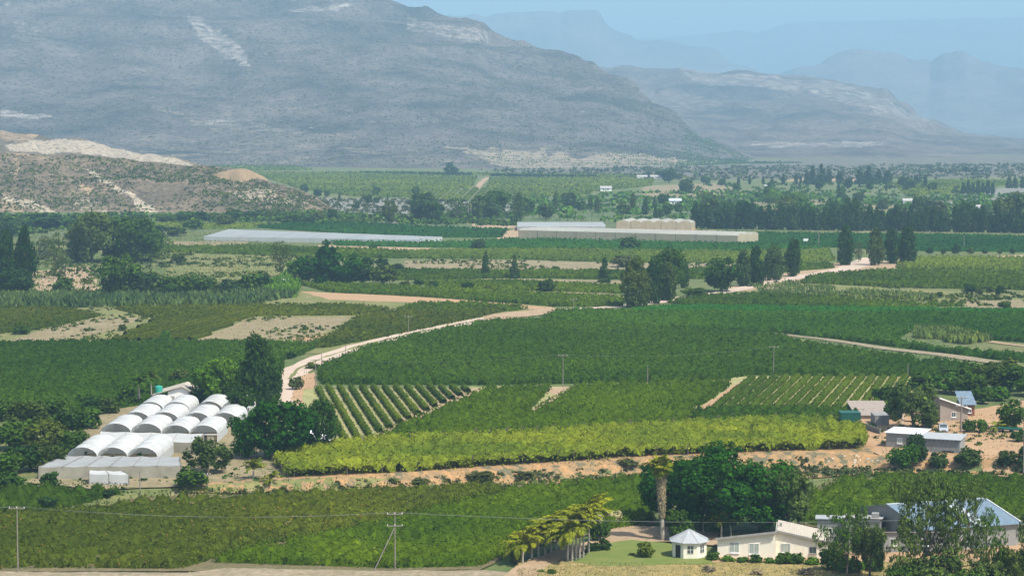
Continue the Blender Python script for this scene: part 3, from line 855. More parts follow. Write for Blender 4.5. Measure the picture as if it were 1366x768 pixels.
canopy('dark green vineyard band behind the diagonal track', [(745, 417), (1000, 420), (1366, 421), (1440, 422), (1440, 458), (1366, 457), (1300, 452), (1220, 440), (1190, 455), (1240, 467), (1366, 478), (1440, 482), (1440, 490), (1345, 482), (1250, 470), (1110, 452), (1040, 444), (900, 441), (720, 428)], 1500, 2.5, 1.8, 'vine_deep', .5, 2.1, prof=.25)
canopy('large dark green vineyard in the centre', [(428, 513), (424, 500), (436, 490), (482, 470), (560, 450), (660, 431), (720, 430), (900, 443), (1040, 452), (1050, 456), (1110, 466), (1180, 476), (1250, 485), (1345, 498), (1440, 506), (1440, 512), (1200, 503), (1000, 500), (965, 508), (840, 510), (640, 514)], 1600, 2.5, 1.9, 'vine_dark', .5, 2.1, prof=.5)
canopy('brownish green vineyard beside the road in the left fields', [(480, 424), (560, 410), (690, 411), (640, 424), (560, 440), (440, 464), (400, 466), (440, 450)], 1100, 2.5, 1.4, 'vine_olive', .42, 2.1)
canopy('small green vineyard under the orange track', [(560, 406), (640, 407), (705, 412), (690, 415), (600, 420), (530, 415)], 1100, 2.5, 1.5, 'vine_mid', .45, 2.1)
canopy('olive green vines at the far left edge', [(-40, 413), (80, 412), (135, 422), (60, 438), (0, 446), (-40, 448)], 1100, 2.5, 1.3, 'vine_olive', .45, 2.1)
canopy('low olive vines above the stubble field', [(150, 412), (330, 408), (470, 408), (520, 414), (470, 421), (335, 422), (200, 424)], 1100, 2.5, 1.3, 'vine_olive', .45, 2.1)
canopy('dark green vineyard behind the white tunnels', [(-40, 462), (100, 459), (330, 459), (425, 462), (400, 474), (378, 480), (370, 540), (200, 540), (120, 552), (-40, 548)], 1800, 2.5, 1.7, 'vine_dark', .5, 2.1, prof=.55)
canopy('middle vineyard with diagonal rows', [(486, 594), (560, 562), (652, 522), (735, 520), (703, 549), (712, 552), (772, 519), (840, 514), (960, 512), (975, 515), (925, 548), (915, 569), (750, 580), (600, 590)], 1525, 2.5, 1.8, 'vine_bright', .5, 2.1, prof=.8)
canopy('dark green strip of vines behind the yellow green block', [(918, 571), (925, 551), (990, 549), (1130, 550), (1150, 556), (1120, 564), (1050, 566)], 1428, 2.4, 1.7, 'vine_dark', .5, 2.1)
c_, poD, dD, nD = canopy('yellow green pergola vineyard above the earth bank', [(368, 622), (380, 605), (500, 594), (700, 585), (900, 573), (1050, 565), (1140, 567), (1158, 592), (1152, 601), (1040, 603), (860, 610), (700, 621), (560, 630), (450, 636), (385, 639)],
    1150, 2.7, 2.1, 'vine_yellow', .55, 2.2, prof=.22, open_under=True, thick=.35)
canopy('dark green foreground vineyard, left part', [(-60, 692), (60, 688), (180, 668), (250, 660), (480, 656), (640, 651), (690, 653), (500, 701), (345, 731), (240, 760), (-60, 760)], 1700, 2.4, 1.6, 'vine_olive', .6, 2.2, prof=.5)
canopy('bright green foreground vineyard, right part', [(285, 752), (346, 734), (500, 704), (692, 655), (858, 641), (872, 698), (800, 710), (700, 731), (640, 757), (520, 760)], 1700, 2.4, 1.6, 'vine_bright', .6, 2.2, prof=.5)
canopy('green foreground vineyard behind the grey farm buildings', [(1068, 700), (1078, 664), (1120, 644), (1200, 640), (1366, 640), (1440, 645), (1440, 690), (1300, 700), (1180, 715)], 1700, 2.4, 1.6, 'vine_mid', .6, 2.2, prof=.35)
canopy('small trellised vineyard below the tunnels at the left edge', [(-60, 662), (60, 654), (130, 655), (172, 657), (140, 667), (60, 684), (-60, 690)], 1300, 2.6, 1.6, 'vine_mid', .55, 2.2, prof=.7)

rows(lambda k, n: f'{nth(k)} vine row from the road end of the striped block', [(424, 518), (640, 518), (596, 538), (482, 590), (452, 592), (428, 560)], 236, 2.45, 1.15, 1.2, 'vine_row', group='vine rows of the striped block')
rows(lambda k, n: f'{nth(k)} vine row from the left in the right striped block', [(934, 549), (998, 506), (1060, 504), (1258, 504), (1190, 548), (1132, 552)], 1428, 2.4, 1.15, 1.4, 'vine_row', group='vine rows of the right striped block')
rows(lambda k, n: f'{nth(k)} row of low vines from the left in the fallow fields', [(150, 456), (215, 424), (340, 413), (335, 423), (262, 455)], 1250, 3.2, 1.2, 1.4, 'vine_olive', group='low vine rows of the fallow fields')
rows(lambda k, n: f'{nth(k)} vine row from the left in the far striped patch', [(556, 264), (600, 254), (640, 252), (730, 262), (720, 269), (560, 269)], 720, 8, 1.8, 4, 'vine_far', group='vine rows of the far striped patch')

# trunks and stakes under the pergola's open front, one thing nobody could count
rg = np.random.default_rng(5)
Vs, Fs = [], []
e = np.arange(len(poD))
for k in range(420):
    i = rg.integers(0, len(poD)); t = rg.uniform()
    q = poD[i] * (1 - t) + poD[(i + 1) % len(poD)] * t
    uu = round(q @ nD / 2.7) * 2.7
    vv = q @ dD + rg.uniform(.3, 5)
    x, y = uu * nD[0] + vv * dD[0], uu * nD[1] + vv * dD[1]
    z0 = float(tz(x, y)); r = rg.uniform(.04, .08)
    lx = rg.normal(0, .12)
    b = sum(len(a) for a in Vs)
    Vs.append(np.array([(x - r, y - r, z0), (x + r, y - r, z0), (x + r, y + r, z0), (x - r, y + r, z0),
                        (x - r + lx, y - r, z0 + 1.9), (x + r + lx, y - r, z0 + 1.9), (x + r + lx, y + r, z0 + 1.9), (x - r + lx, y + r, z0 + 1.9)]))
    Fs.append(np.array([(0, 1, 5, 4), (1, 2, 6, 5), (2, 3, 7, 6), (3, 0, 4, 7)]) + b)
obj('vine_trunks', mk('vine_trunks', np.concatenate(Vs), np.concatenate(Fs), flat=True), MATS['bark'], label='dark vine stems under the yellow green pergola', cat='vine stems', kind='stuff')

# ------------------------------------------------------------ grass tufts, reeds, weeds (uncountable)
TU = [0]
def tufts(name, label, pts, n, h, mat, w=.35, clump=.5, cat='grass'):
    TU[0] += 1
    rg = np.random.default_rng(300 + TU[0])
    po = wpoly(pts)
    x = rg.uniform(po[:, 0].min(), po[:, 0].max(), n * 3); y = rg.uniform(po[:, 1].min(), po[:, 1].max(), n * 3)
    k = inpoly(x, y, po) & (fbm(x / 5, y / 5, TU[0], 3) > clump * rg.uniform(.6, 1.2, n * 3))
    x, y = x[k][:n], y[k][:n]; n = len(x)
    hh = h * rg.uniform(.45, 1.2, n)
    P = np.stack([x, y, tz(x, y) + hh * .45], -1)
    N = rg.normal(size=(n, 3)) * np.array([1, 1, .35]) + np.array([0, -.6, .25])
    V, F = cards(P, N, hh, w, rg, droop=(0, 0, 1.6))
    return obj(name, mk(name, V, F, {'rnd': np.clip(rg.normal(.5, .22, n), 0, 1)}), MATS[mat], label=label, cat=cat, kind='stuff')

tufts('reeds', 'grey green reed bed along the left fields', [(-40, 396), (180, 394), (360, 392), (400, 396), (330, 408), (150, 411), (-40, 411)], 9000, 2.8, 'reed', cat='reeds')
tufts('reeds', 'pale reed patch beside the diagonal track', [(1218, 452), (1222, 441), (1270, 442), (1325, 455), (1290, 460)], 2500, 2.2, 'reed', cat='reeds')
tufts('reeds', 'straw coloured reeds on the right pasture', [(1000, 380), (1070, 376), (1120, 386), (1260, 394), (1240, 400), (1020, 394)], 3500, 1.5, 'reed', cat='reeds')
tufts('reeds', 'tall green canes left of the white vehicle', [(340, 392), (380, 370), (402, 380), (395, 398)], 1500, 3.0, 't_bright', cat='reeds')
tufts('grass', 'long grass on the pastures around the left trees', [(-40, 306), (240, 304), (420, 336), (400, 396), (-40, 396)], 14000, .9, 'reed', clump=.3)
tufts('grass', 'yellow grass on the pastures around the left trees', [(-40, 306), (240, 304), (420, 336), (400, 396), (-40, 396)], 6000, .8, 'straw', clump=.4)
tufts('grass', 'grass on the tunnel yard', [(60, 650), (120, 560), (200, 530), (345, 525), (380, 600), (390, 640), (250, 655)], 3500, .4, 'straw', clump=.5)
tufts('weeds', 'green weeds around the left fallow fields', [(-40, 412), (500, 405), (480, 460), (-40, 462)], 6000, .5, 'straw')
tufts('grass', 'dry grass below the mountain trees in the middle belt', [(200, 300), (560, 285), (900, 262), (1366, 262), (1366, 300), (900, 300), (400, 300)], 5000, 1.6, 'reed')
tufts('grass', 'dry grass tufts on the earth bank', [(240, 654), (380, 642), (560, 632), (860, 612), (1160, 603), (1366, 612), (1366, 632), (860, 638), (480, 652), (250, 659)], 5200, .55, 'straw', clump=.58)
tufts('grass', 'grey weeds on the earth bank', [(240, 654), (380, 642), (560, 632), (860, 612), (1160, 603), (1366, 612), (1366, 636), (860, 640), (480, 654), (250, 659)], 2600, .6, 't_grey', clump=.62)
tufts('grass', 'ochre grass along the bottom edge by the houses', [(690, 760), (800, 752), (960, 753), (1440, 748), (1440, 790), (680, 790)], 14000, .45, 'straw', clump=.42)
tufts('grass', 'green weeds along the bottom edge by the houses', [(690, 762), (800, 754), (960, 753), (1440, 748), (1440, 790), (680, 790)], 6000, .4, 't_olive', clump=.52)
tufts('grass', 'short blades of the lawn', [(765, 752), (790, 738), (812, 726), (842, 722), (885, 726), (945, 738), (955, 752), (900, 753), (800, 755)], 12000, .10, 'vine_bright', clump=.2)
tufts('grass', 'weeds along the dusty bottom track', [(-60, 758), (640, 758), (700, 764), (700, 790), (-60, 790)], 3000, .3, 'straw', clump=.6)
tufts('grass', 'dry weeds across the right farmyard', [(1160, 575), (1400, 540), (1400, 634), (1180, 630)], 3500, .45, 'straw', clump=.6)
tufts('grass', 'straw strips between the striped vine rows', [(410, 520), (645, 518), (490, 592), (440, 596)], 2500, .25, 'straw', clump=.3)
tufts('grass', 'straw strips between the right striped vine rows', [(925, 551), (1000, 506), (1262, 505), (1190, 550)], 2500, .25, 'straw', clump=.3)
tufts('grass', 'weeds along both sides of the winding road', [(385, 545), (400, 485), (560, 436), (740, 408), (905, 398), (740, 420), (560, 452), (430, 490), (420, 530)], 3000, .5, 't_olive', clump=.5)

# scrub over the wild parts of the valley floor
SC = [0]
def scrub(label, pts, n, size, mat, clump=.45):
    SC[0] += 1
    rg = np.random.default_rng(500 + SC[0])
    po = wpoly(pts)
    x = rg.uniform(po[:, 0].min(), po[:, 0].max(), n * 4); y = rg.uniform(po[:, 1].min(), po[:, 1].max(), n * 4)
    k = inpoly(x, y, po) & (fbm(x / 28, y / 28, SC[0] + 40, 3) > clump)
    S = np.stack([x[k][:n], y[k][:n], tz(x[k][:n], y[k][:n])], -1)
    V, F, r = shrub_cards(S, size, 600 + SC[0], 9)
    obj('scrub', mk('scrub', V, F, {'rnd': r}), MATS[mat], label=label, cat='scrub', kind='stuff')
scrub('green scrub over the belt in the middle of the valley', [(0, 288), (300, 286), (420, 284), (520, 290), (690, 284), (690, 302), (400, 297), (200, 296), (0, 318)], 1500, 4.0, 't_mid', .42)
scrub('pale green scrub between the trees behind the far net houses', [(700, 262), (900, 256), (1366, 262), (1366, 300), (930, 302), (700, 292)], 1700, 4.2, 't_bright', .46)
scrub('dark scrub between the trees behind the windbreak', [(930, 246), (1250, 246), (1366, 270), (1366, 302), (930, 300)], 500, 4.5, 't_mid', .5)
scrub('grey scrub on the grey brown scrubland', [(350, 268), (440, 264), (560, 266), (680, 272), (760, 280), (640, 296), (520, 298), (440, 286)], 900, 2.8, 't_grey', .40)
scrub('scattered scrub on the dry plain at the mountain foot', [(640, 227), (900, 223), (1366, 219), (1366, 238), (900, 242), (700, 233)], 1300, 5.0, 't_grey', .42)
scrub('green scrub around the left trees', [(0, 318), (230, 312), (230, 395), (0, 395)], 800, 2.2, 't_olive', .42)
scrub('olive scrub on the yellow pasture', [(225, 338), (400, 338), (390, 392), (220, 392)], 420, 1.6, 't_olive', .48)
scrub('weedy scrub on the strips between the left fields', [(-40, 410), (480, 404), (700, 408), (560, 440), (430, 470), (-40, 462)], 800, 1.3, 't_olive', .52)
scrub('grey green scrub along the earth bank', [(250, 656), (380, 646), (560, 636), (700, 630), (860, 620), (1060, 612), (1366, 616), (1366, 634), (860, 640), (480, 654)], 900, 1.3, 't_grey', .44)
scrub('green weeds on the tunnel yard', [(60, 645), (200, 540), (345, 530), (380, 600), (390, 640), (250, 650)], 260, 1.0, 't_mid', .5)
scrub('weeds along the tan terraces', [(540, 347), (1000, 351), (1000, 359), (540, 359)], 260, 1.4, 't_olive', .5)
scrub('low weeds in the right farmyard', [(1160, 575), (1400, 540), (1400, 634), (1180, 630)], 300, .9, 't_olive', .5)
scrub('scrub on the reedy right pasture', [(990, 379), (1110, 373), (1366, 392), (1366, 411), (1000, 394)], 500, 1.6, 't_olive', .45)

# ------------------------------------------------------------ trees
def tube(pts, rad, sides=7):
    pts = np.array(pts, float); n = len(pts)
    rad = np.broadcast_to(np.asarray(rad, float), (n,))
    V = []
    for i in range(n):
        d = pts[min(i + 1, n - 1)] - pts[max(i - 1, 0)]
        d = d / (np.linalg.norm(d) + 1e-9)
        a = np.cross(d, [0.31, .95, 0.1]); a /= np.linalg.norm(a) + 1e-9
        b = np.cross(d, a)
        t = np.linspace(0, 2 * math.pi, sides, endpoint=False)
        V.append(pts[i] + rad[i] * (np.cos(t)[:, None] * a + np.sin(t)[:, None] * b))
    V = np.concatenate(V); F = []
    for i in range(n - 1):
        for j in range(sides):
            F.append((i * sides + j, i * sides + (j + 1) % sides, (i + 1) * sides + (j + 1) % sides, (i + 1) * sides + j))
    return V, np.array(F)

def joinm(parts):
    Vs, Fs, o = [], [], 0
    for v, f in parts:
        Vs.append(np.asarray(v, float)); Fs.append(np.asarray(f) + o); o += len(v)
    return np.concatenate(Vs), np.concatenate(Fs)

def lobes_for(kind, rg):
    """crown lobes (centre, radii) for a tree of height 1 and crown width about 1"""
    L = []
    if kind == 'broad':
        L.append(((0, 0, .54), (.36, .36, .36)))
        for k in range(26):
            a = k * 2.399 + rg.uniform(-.4, .4); e = rg.uniform(-1.15, 1)
            c = math.sqrt(max(.12, 1 - e * e * .75))
            r = rg.uniform(.10, .20)
            L.append(((.36 * c * math.cos(a), .36 * c * math.sin(a), .55 + .32 * e), (r, r, r * .85)))
    elif kind == 'bush':
        L.append(((0, 0, .42), (.34, .34, .36)))
        for k in range(15):
            a = k * 2.399 + rg.uniform(-.4, .4); e = rg.uniform(-.6, 1)
            c = math.sqrt(max(0, 1 - e * e * .8)); r = rg.uniform(.12, .22)
            L.append(((.32 * c * math.cos(a), .32 * c * math.sin(a), .46 + .34 * e), (r, r, r)))
    elif kind == 'cypress':                                   # dense upright casuarina, blunt and lumpy
        for k in range(46):
            z = rg.uniform(.06, .94); w = .42 * min(1, (z + .12) * 2.2) * (1 - max(0, z - .35) / .72) ** .75 + .02
            a = rg.uniform(0, 6.283); q = w * rg.uniform(.45, .85); r = .07 + .30 * w * rg.uniform(.7, 1.2)
            L.append(((q * math.cos(a), q * math.sin(a), z), (r, r, r * 1.15)))
        for z in (.15, .3, .45, .6, .75, .88):
            w = .42 * (1 - max(0, z - .35) / .72) ** .75 + .03
            L.append(((0, 0, z), (w * .62, w * .62, .11)))
    elif kind == 'conifer':                                   # narrow cone
        for k in range(40):
            z = rg.uniform(.05, .97) ; w = .46 * (1 - z) ** .8 + .03
            a = rg.uniform(0, 6.283); q = w * rg.uniform(.4, .8); r = .05 + .28 * w
            L.append(((q * math.cos(a), q * math.sin(a), z), (r, r, r * .8)))
        for z in (.12, .28, .44, .6, .76):
            w = .46 * (1 - z) ** .8
            L.append(((0, 0, z), (w * .6, w * .6, .11)))
    elif kind == 'gum':                                       # open crown of hanging clumps with gaps
        for k in range(40):
            a = k * 2.399 + rg.uniform(-.5, .5); z = rg.uniform(.20, .95)
            w = .44 * math.sin(min(1, (z - .12) / .86) * math.pi * .9) ** .6
            q = w * rg.uniform(.2, 1.0); r = rg.uniform(.07, .135)
            L.append(((q * math.cos(a), q * math.sin(a), z), (r * 1.1, r * 1.1, r * .95)))
    elif kind == 'pepper':                                    # wide weeping crown
        L.append(((0, 0, .62), (.32, .32, .24)))
        for k in range(26):
            a = k * 2.399 + rg.uniform(-.3, .3); z = rg.uniform(.25, .88)
            w = .42 * math.sin(min(1, z / .95) * math.pi) ** .4
            q = w * rg.uniform(.6, 1); r = rg.uniform(.08, .13)
            L.append(((q * math.cos(a), q * math.sin(a), z), (r, r, r * 1.6)))
    return L

def crown_mesh(kind, seed, n, leaf):
    rg = np.random.default_rng(seed)
    L = lobes_for(kind, rg)
    C = np.array([c for c, r in L]); Rr = np.array([r for c, r in L])
    w = (Rr.prod(1)) ** (2 / 3); w /= w.sum()
    m = n * 3
    li = rg.choice(len(L), m, p=w)
    d = rg.normal(size=(m, 3)); d /= np.linalg.norm(d, axis=1, keepdims=True)
    rad = 1.06 - .34 * rg.uniform(0, 1, m) ** 1.6
    # leaves gather in tufts: pull each direction towards the nearest of a few twig directions per lobe
    tw = rg.normal(size=(len(L), 16, 3)); tw /= np.linalg.norm(tw, axis=2, keepdims=True)
    T = tw[li]
    bi = np.argmax(np.einsum('ijk,ik->ij', T, d), 1)
    d = d + T[np.arange(m), bi] * .9; d /= np.linalg.norm(d, axis=1, keepdims=True)
    P = C[li] + d * Rr[li] * rad[:, None]
    deep = np.zeros(m)
    for c, r in zip(C, Rr):
        q = np.linalg.norm((P - c) / r, axis=1)
        deep += (q < .72)
    ok = (deep == 0) & (P[:, 2] > .015)
    P, d = P[ok][:n], d[ok][:n]
    nn_ = rg.normal(size=P.shape)
    N = d * .9 + nn_ * .65 + np.array([0, 0, .35])
    dr = (0, 0, -1.2) if kind in ('gum', 'pepper') else None
    asp = .38 if kind in ('gum', 'pepper') else .62
    V1, F1 = cards(P, N, leaf * rg.uniform(.6, 1.4, len(P)), asp, rg, droop=dr)
    r1 = np.clip(rg.normal(.5, .2, len(P)), 0, 1)
    if kind != 'gum':                                          # inner foliage that closes the crown
        k = n // 5
        li = rg.choice(len(L), k, p=w)
        d = rg.normal(size=(k, 3)); d /= np.linalg.norm(d, axis=1, keepdims=True)
        P2 = C[li] + d * Rr[li] * rg.uniform(.4, .78, k)[:, None]
        P2[:, 2] = np.maximum(P2[:, 2], .03)
        V2, F2 = cards(P2, d + rg.normal(size=(k, 3)) * .5, leaf * 2.3, .8, rg)
        V1, F1 = joinm([(V1, F1), (V2, F2)]); r1 = np.concatenate([r1, np.clip(rg.normal(.4, .2, k), 0, 1)])
    me = mk(kind + '_crown', V1, F1, {'rnd': r1})
    me.materials.append(MATS['t_mid'])
    # trunk and limbs
    top = {'broad': .45, 'bush': .3, 'cypress': .8, 'conifer': .9, 'gum': .72, 'pepper': .5}[kind]
    tr = .013 if kind == 'gum' else .022 if kind in ('cypress', 'conifer') else .034
    z = np.linspace(0, top, 7)
    wob = np.cumsum(rg.normal(0, .008, (7, 2)), 0); wob -= wob[0]
    base = np.stack([wob[:, 0], wob[:, 1], z - .012], -1)
    parts = [tube(base, np.linspace(tr, tr * .45, 7) * np.where(z < .01, 1.4, 1), 7)]
    nl = {'broad': 8, 'bush': 5, 'cypress': 4, 'conifer': 3, 'gum': 14, 'pepper': 9}[kind]
    for i in rg.choice(len(L), min(nl, len(L)), replace=False):
        c = C[i]
        z0 = min(max(.12, c[2] * rg.uniform(.4, .7)), top)
        s = np.array([np.interp(z0, z, base[:, 0]), np.interp(z0, z, base[:, 1]), z0])
        mid = s * .5 + c * .5 + np.array([0, 0, -.03]) + rg.normal(0, .015, 3)
        parts.append(tube([s, mid, c], [tr * .5, tr * .34, tr * .12], 5))
    V, F = joinm(parts)
    tm = mk(kind + '_trunk', V, F)
    tm.materials.append(MATS['bark'])
    return me, tm

PROTO = {}
def proto(kind, v, hpx):
    lod = 0 if hpx > 120 else 1 if hpx > 62 else 2 if hpx > 30 else 3
    key = (kind, v % (3 if lod < 2 else 4), lod)
    if key not in PROTO:
        n = {0: 12500, 1: 5000, 2: 1900, 3: 650}[lod]
        leaf = {0: .027, 1: .040, 2: .062, 3: .105}[lod]
        if kind == 'gum': n = int(n * 1.05)
        PROTO[key] = crown_mesh(kind, 1000 + hash(kind[:2] + kind[-1]) % 1 + ord(kind[0]) * 31 + ord(kind[-1]) * 7 + key[1] * 13 + lod * 101, n, leaf)
    return PROTO[key]

TN = [0]
NAMES = {'broad': 'broadleaf_tree', 'bush': 'shrub', 'cypress': 'casuarina_tree', 'conifer': 'conifer_tree', 'gum': 'gum_tree', 'pepper': 'pepper_tree'}

def tree(kind, px, py, hpx, wpx, mat, label, group=None, name=None, lean=(0, 0), base=None, bark='bark'):
    """px, py = pixel of the foot; hpx, wpx = height and crown width in photo pixels"""
    TN[0] += 1
    p = A(px, py) if base is None else base
    s = sc(p)
    H, Wd = hpx / s, wpx / s
    cm, tm = proto(kind, TN[0], hpx)
    rz = (TN[0] * 2.39996) % 6.283
    if kind == 'bush':
        o = obj(name or 'shrub', cm, MATS[mat], label=label, cat='shrub', group=group)
        o.location = (p[0], p[1], p[2] - .02); o.scale = (Wd, Wd, H); o.rotation_euler = (0, 0, rz)
        return o
    e = empty(name or NAMES[kind], p, 0, label, 'tree', group)
    e.rotation_euler = (R(lean[1]), R(lean[0]), 0)
    t = obj('trunk', tm, MATS[bark], e); c = obj('crown', cm, MATS[mat], e)
    for q in (t, c):
        q.scale = (Wd, Wd, H); q.rotation_euler = (0, 0, rz)
    t.scale = (H * (.9 if Wd < H else 1), H * (.9 if Wd < H else 1), H) if kind in ('gum',) else (Wd, Wd, H)
    return e

T = tree
# --- left edge, middle distance
T('cypress', 6, 388, 80, 46, 't_dark', 'dark feathery tree at the left edge, nearest the frame')
T('cypress', 34, 388, 84, 34, 't_dark', 'tall dark pointed tree at left, tallest of its clump')
T('bush', 22, 391, 34, 52, 't_dark', 'dense dark shrub at the foot of the left edge trees')
T('gum', 88, 372, 60, 26, 't_gum', 'thin leaning gum tree beside the sandy bank', lean=(-14, 0))
T('bush', 84, 392, 26, 30, 't_mid', 'shrub on the sandy bank below the leaning gum')
T('gum', 60, 352, 36, 34, 't_grey', 'grey thin tree behind the leaning gum')
T('broad', 122, 351, 72, 66, 't_gum', 'big eucalyptus, left one of the large pair')
T('broad', 184, 350, 68, 74, 't_mid', 'big eucalyptus, right one of the large pair')
T('broad', 152, 349, 56, 52, 't_dark', 'dark tree between the large eucalyptus pair')
T('broad', 104, 350, 34, 34, 't_mid', 'low tree at the left foot of the large eucalyptus')
T('broad', 158, 395, 58, 62, 't_mid', 'pointed green tree in front of the large eucalyptus pair')
T('bush', 192, 395, 34, 50, 't_blue', 'blue green shrub right of the pointed green tree')
T('bush', 232, 397, 36, 52, 't_mid', 'round dark shrub, first right of the blue green one')
T('bush', 268, 394, 34, 46, 't_mid', 'round shrub in the middle of the left shrub row')
T('bush', 304, 394, 22, 40, 't_blue', 'low shrub near the right of the left shrub row')
T('bush', 335, 392, 30, 44, 't_mid', 'shrub at the right end of the left shrub row')
T('bush', 352, 386, 26, 30, 't_dark', 'dark shrub just left of the white vehicle')
T('bush', 237, 351, 15, 24, 't_olive', 'lone olive shrub on the yellow pasture')
T('bush', 205, 346, 12, 20, 't_mid', 'small shrub right of the large eucalyptus pair')
T('bush', 60, 305, 22, 74, 't_dark', 'wide dark thicket at the foot of the brown hill')
T('bush', 8, 316, 30, 36, 't_blue', 'blue green thicket at the left edge below the hill')
T('bush', 100, 322, 14, 34, 't_olive', 'olive shrub left of the eucalyptus crowns')
for k, x in enumerate((150, 185, 222, 246, 268, 290, 312, 340, 362, 388, 410, 425)):
    T('bush', x, 291 + (k * 7) % 8, 9 + (k * 5) % 8, 22 + (k * 11) % 20, ('t_mid', 't_blue', 't_olive')[k % 3], f'{nth(k)} low shrub from the left along the foot of the brown hill', 'shrubs along the hill foot')
for k, (x, y) in enumerate(((20, 300), (105, 296), (130, 302), (215, 310), (236, 315), (258, 306), (300, 300))):
    T('bush', x, y, 10 + k % 3 * 3, 30, ('t_olive', 't_mid')[k % 2], f'{nth(k)} scrub bush from the left on the flat below the hill', 'scrub bushes below the hill')
# --- dark tree group with the white vehicle
T('gum', 374, 370, 46, 36, 't_olive', 'brownish sparse tree at the left of the dark group')
T('bush', 396, 372, 28, 34, 't_bright', 'bright green shrub in front of the dark group')
T('conifer', 436, 378, 60, 56, 't_ficus', 'dark pointed tree, peak of the dark group', bark='bark')
T('broad', 412, 378, 40, 46, 't_ficus', 'dark rounded tree left of the pointed peak')
T('broad', 462, 379, 44, 56, 't_ficus', 'dark rounded tree right of the pointed peak')
T('broad', 485, 379, 38, 40, 't_dark', 'dark rounded tree at the right of the group')
T('bush', 510, 379, 30, 44, 't_olive', 'olive shrub ending the dark group on the right')
T('bush', 510, 357, 15, 20, 't_dark', 'round dark shrub behind the olive shrub')
T('bush', 531, 363, 13, 18, 't_grey', 'grey round shrub on the tan terrace')
for k, (x, y, h, w, m) in enumerate(((541, 382, 8, 16, 't_olive'), (558, 382, 11, 16, 't_dark'), (578, 384, 11, 16, 't_dark'), (624, 386, 11, 20, 't_dark'), (650, 388, 7, 12, 't_olive'))):
    T('bush', x, y, h, w, m, f'{nth(k)} small round shrub from the left along the terrace edge', 'shrubs along the terrace edge')
T('conifer', 648, 369, 36, 15, 't_blue', 'small pointed conifer, left one on the green terrace')
T('conifer', 686, 371, 31, 17, 't_blue', 'small pointed conifer, right one on the green terrace')
T('conifer', 806, 377, 34, 24, 't_blue', 'blue green conifer left of the tall dark clump')
T('bush', 730, 389, 18, 25, 't_dark', 'single round bush on the tan strip')
T('bush', 741, 360, 6, 12, 't_mid', 'tiny shrub on the long tan terrace')
T('bush', 840, 333, 19, 31, 't_mid', 'round tree in front of the long net tunnel')
T('bush', 639, 331, 13, 20, 't_blue', 'grey blue shrub near the left end of the net tunnel')
T('bush', 497, 333, 8, 12, 't_mid', 'tiny green shrub below the white net roof')
T('bush', 832, 356, 17, 36, 't_grey', 'grey thicket behind the tall dark clump')
# --- tall dark clump in the centre
T('cypress', 848, 410, 66, 46, 't_olive', 'broad brownish casuarina at the front of the centre clump')
T('cypress', 872, 405, 62, 30, 't_dark', 'dark casuarina in the middle of the centre clump')
T('broad', 893, 394, 66, 46, 't_mid', 'greener rounded tree behind the centre clump')
T('cypress', 890, 401, 50, 32, 't_olive', 'brownish casuarina at the right of the centre clump')
T('conifer', 914, 384, 40, 14, 't_dark', 'slim dark conifer just right of the centre clump')
T('bush', 925, 396, 14, 36, 't_mid', 'low green shrub by the road right of the centre clump')
T('broad', 962, 389, 48, 52, 't_mid', 'round green tree beside the road')
T('cypress', 992, 382, 48, 26, 't_gum', 'first casuarina right of the round roadside tree')
T('cypress', 1008, 379, 50, 30, 't_dark', 'second casuarina right of the round roadside tree')
T('cypress', 1032, 374, 46, 34, 't_gum', 'third casuarina right of the round roadside tree')
T('cypress', 1059, 369, 50, 28, 't_dark', 'dark pointed casuarina at the right of the roadside group')
T('cypress', 1127, 354, 52, 28, 't_dark', 'single tall casuarina left of the road opening')
T('gum', 1145, 350, 26, 16, 't_grey', 'bare greyish tree beside the single tall casuarina')
T('cypress', 1168, 354, 50, 26, 't_olive', 'left casuarina of the group right of the road opening')
T('cypress', 1189, 352, 46, 28, 't_dark', 'middle casuarina of the group right of the road opening')
T('cypress', 1211, 352, 50, 32, 't_dark', 'right casuarina of the group right of the road opening')
for k, (x, h) in enumerate(((1240, 10), (1259, 8), (1276, 13), (1295, 10), (1314, 7), (1333, 7), (1350, 8))):
    T('bush', x, 339, h, h * 1.1, ('t_dark', 't_olive')[k % 2], f'{nth(k)} small bush from the left in the row behind the yellow green strips', 'bushes in a row at right')
for k, (x, y, h, w, m) in enumerate(((1293, 392, 15, 22, 't_dark'), (1306, 393, 10, 12, 't_olive'), (1321, 391, 10, 12, 't_olive'), (1334, 394, 14, 14, 't_dark'), (1254, 396, 8, 12, 't_olive'), (1262, 409, 8, 10, 't_mid'), (1340, 412, 12, 22, 't_mid'))):
    T('bush', x, y, h, w, m, ['dark round bush on the right pasture', 'olive bush touching the dark round bush', 'small olive bush in the middle of the right pasture', 'dark upright bush on the right pasture', 'small olive bush at the left of the pasture', 'tiny green bush by the bright crop', 'green bush on the tan patch at the right edge'][k])
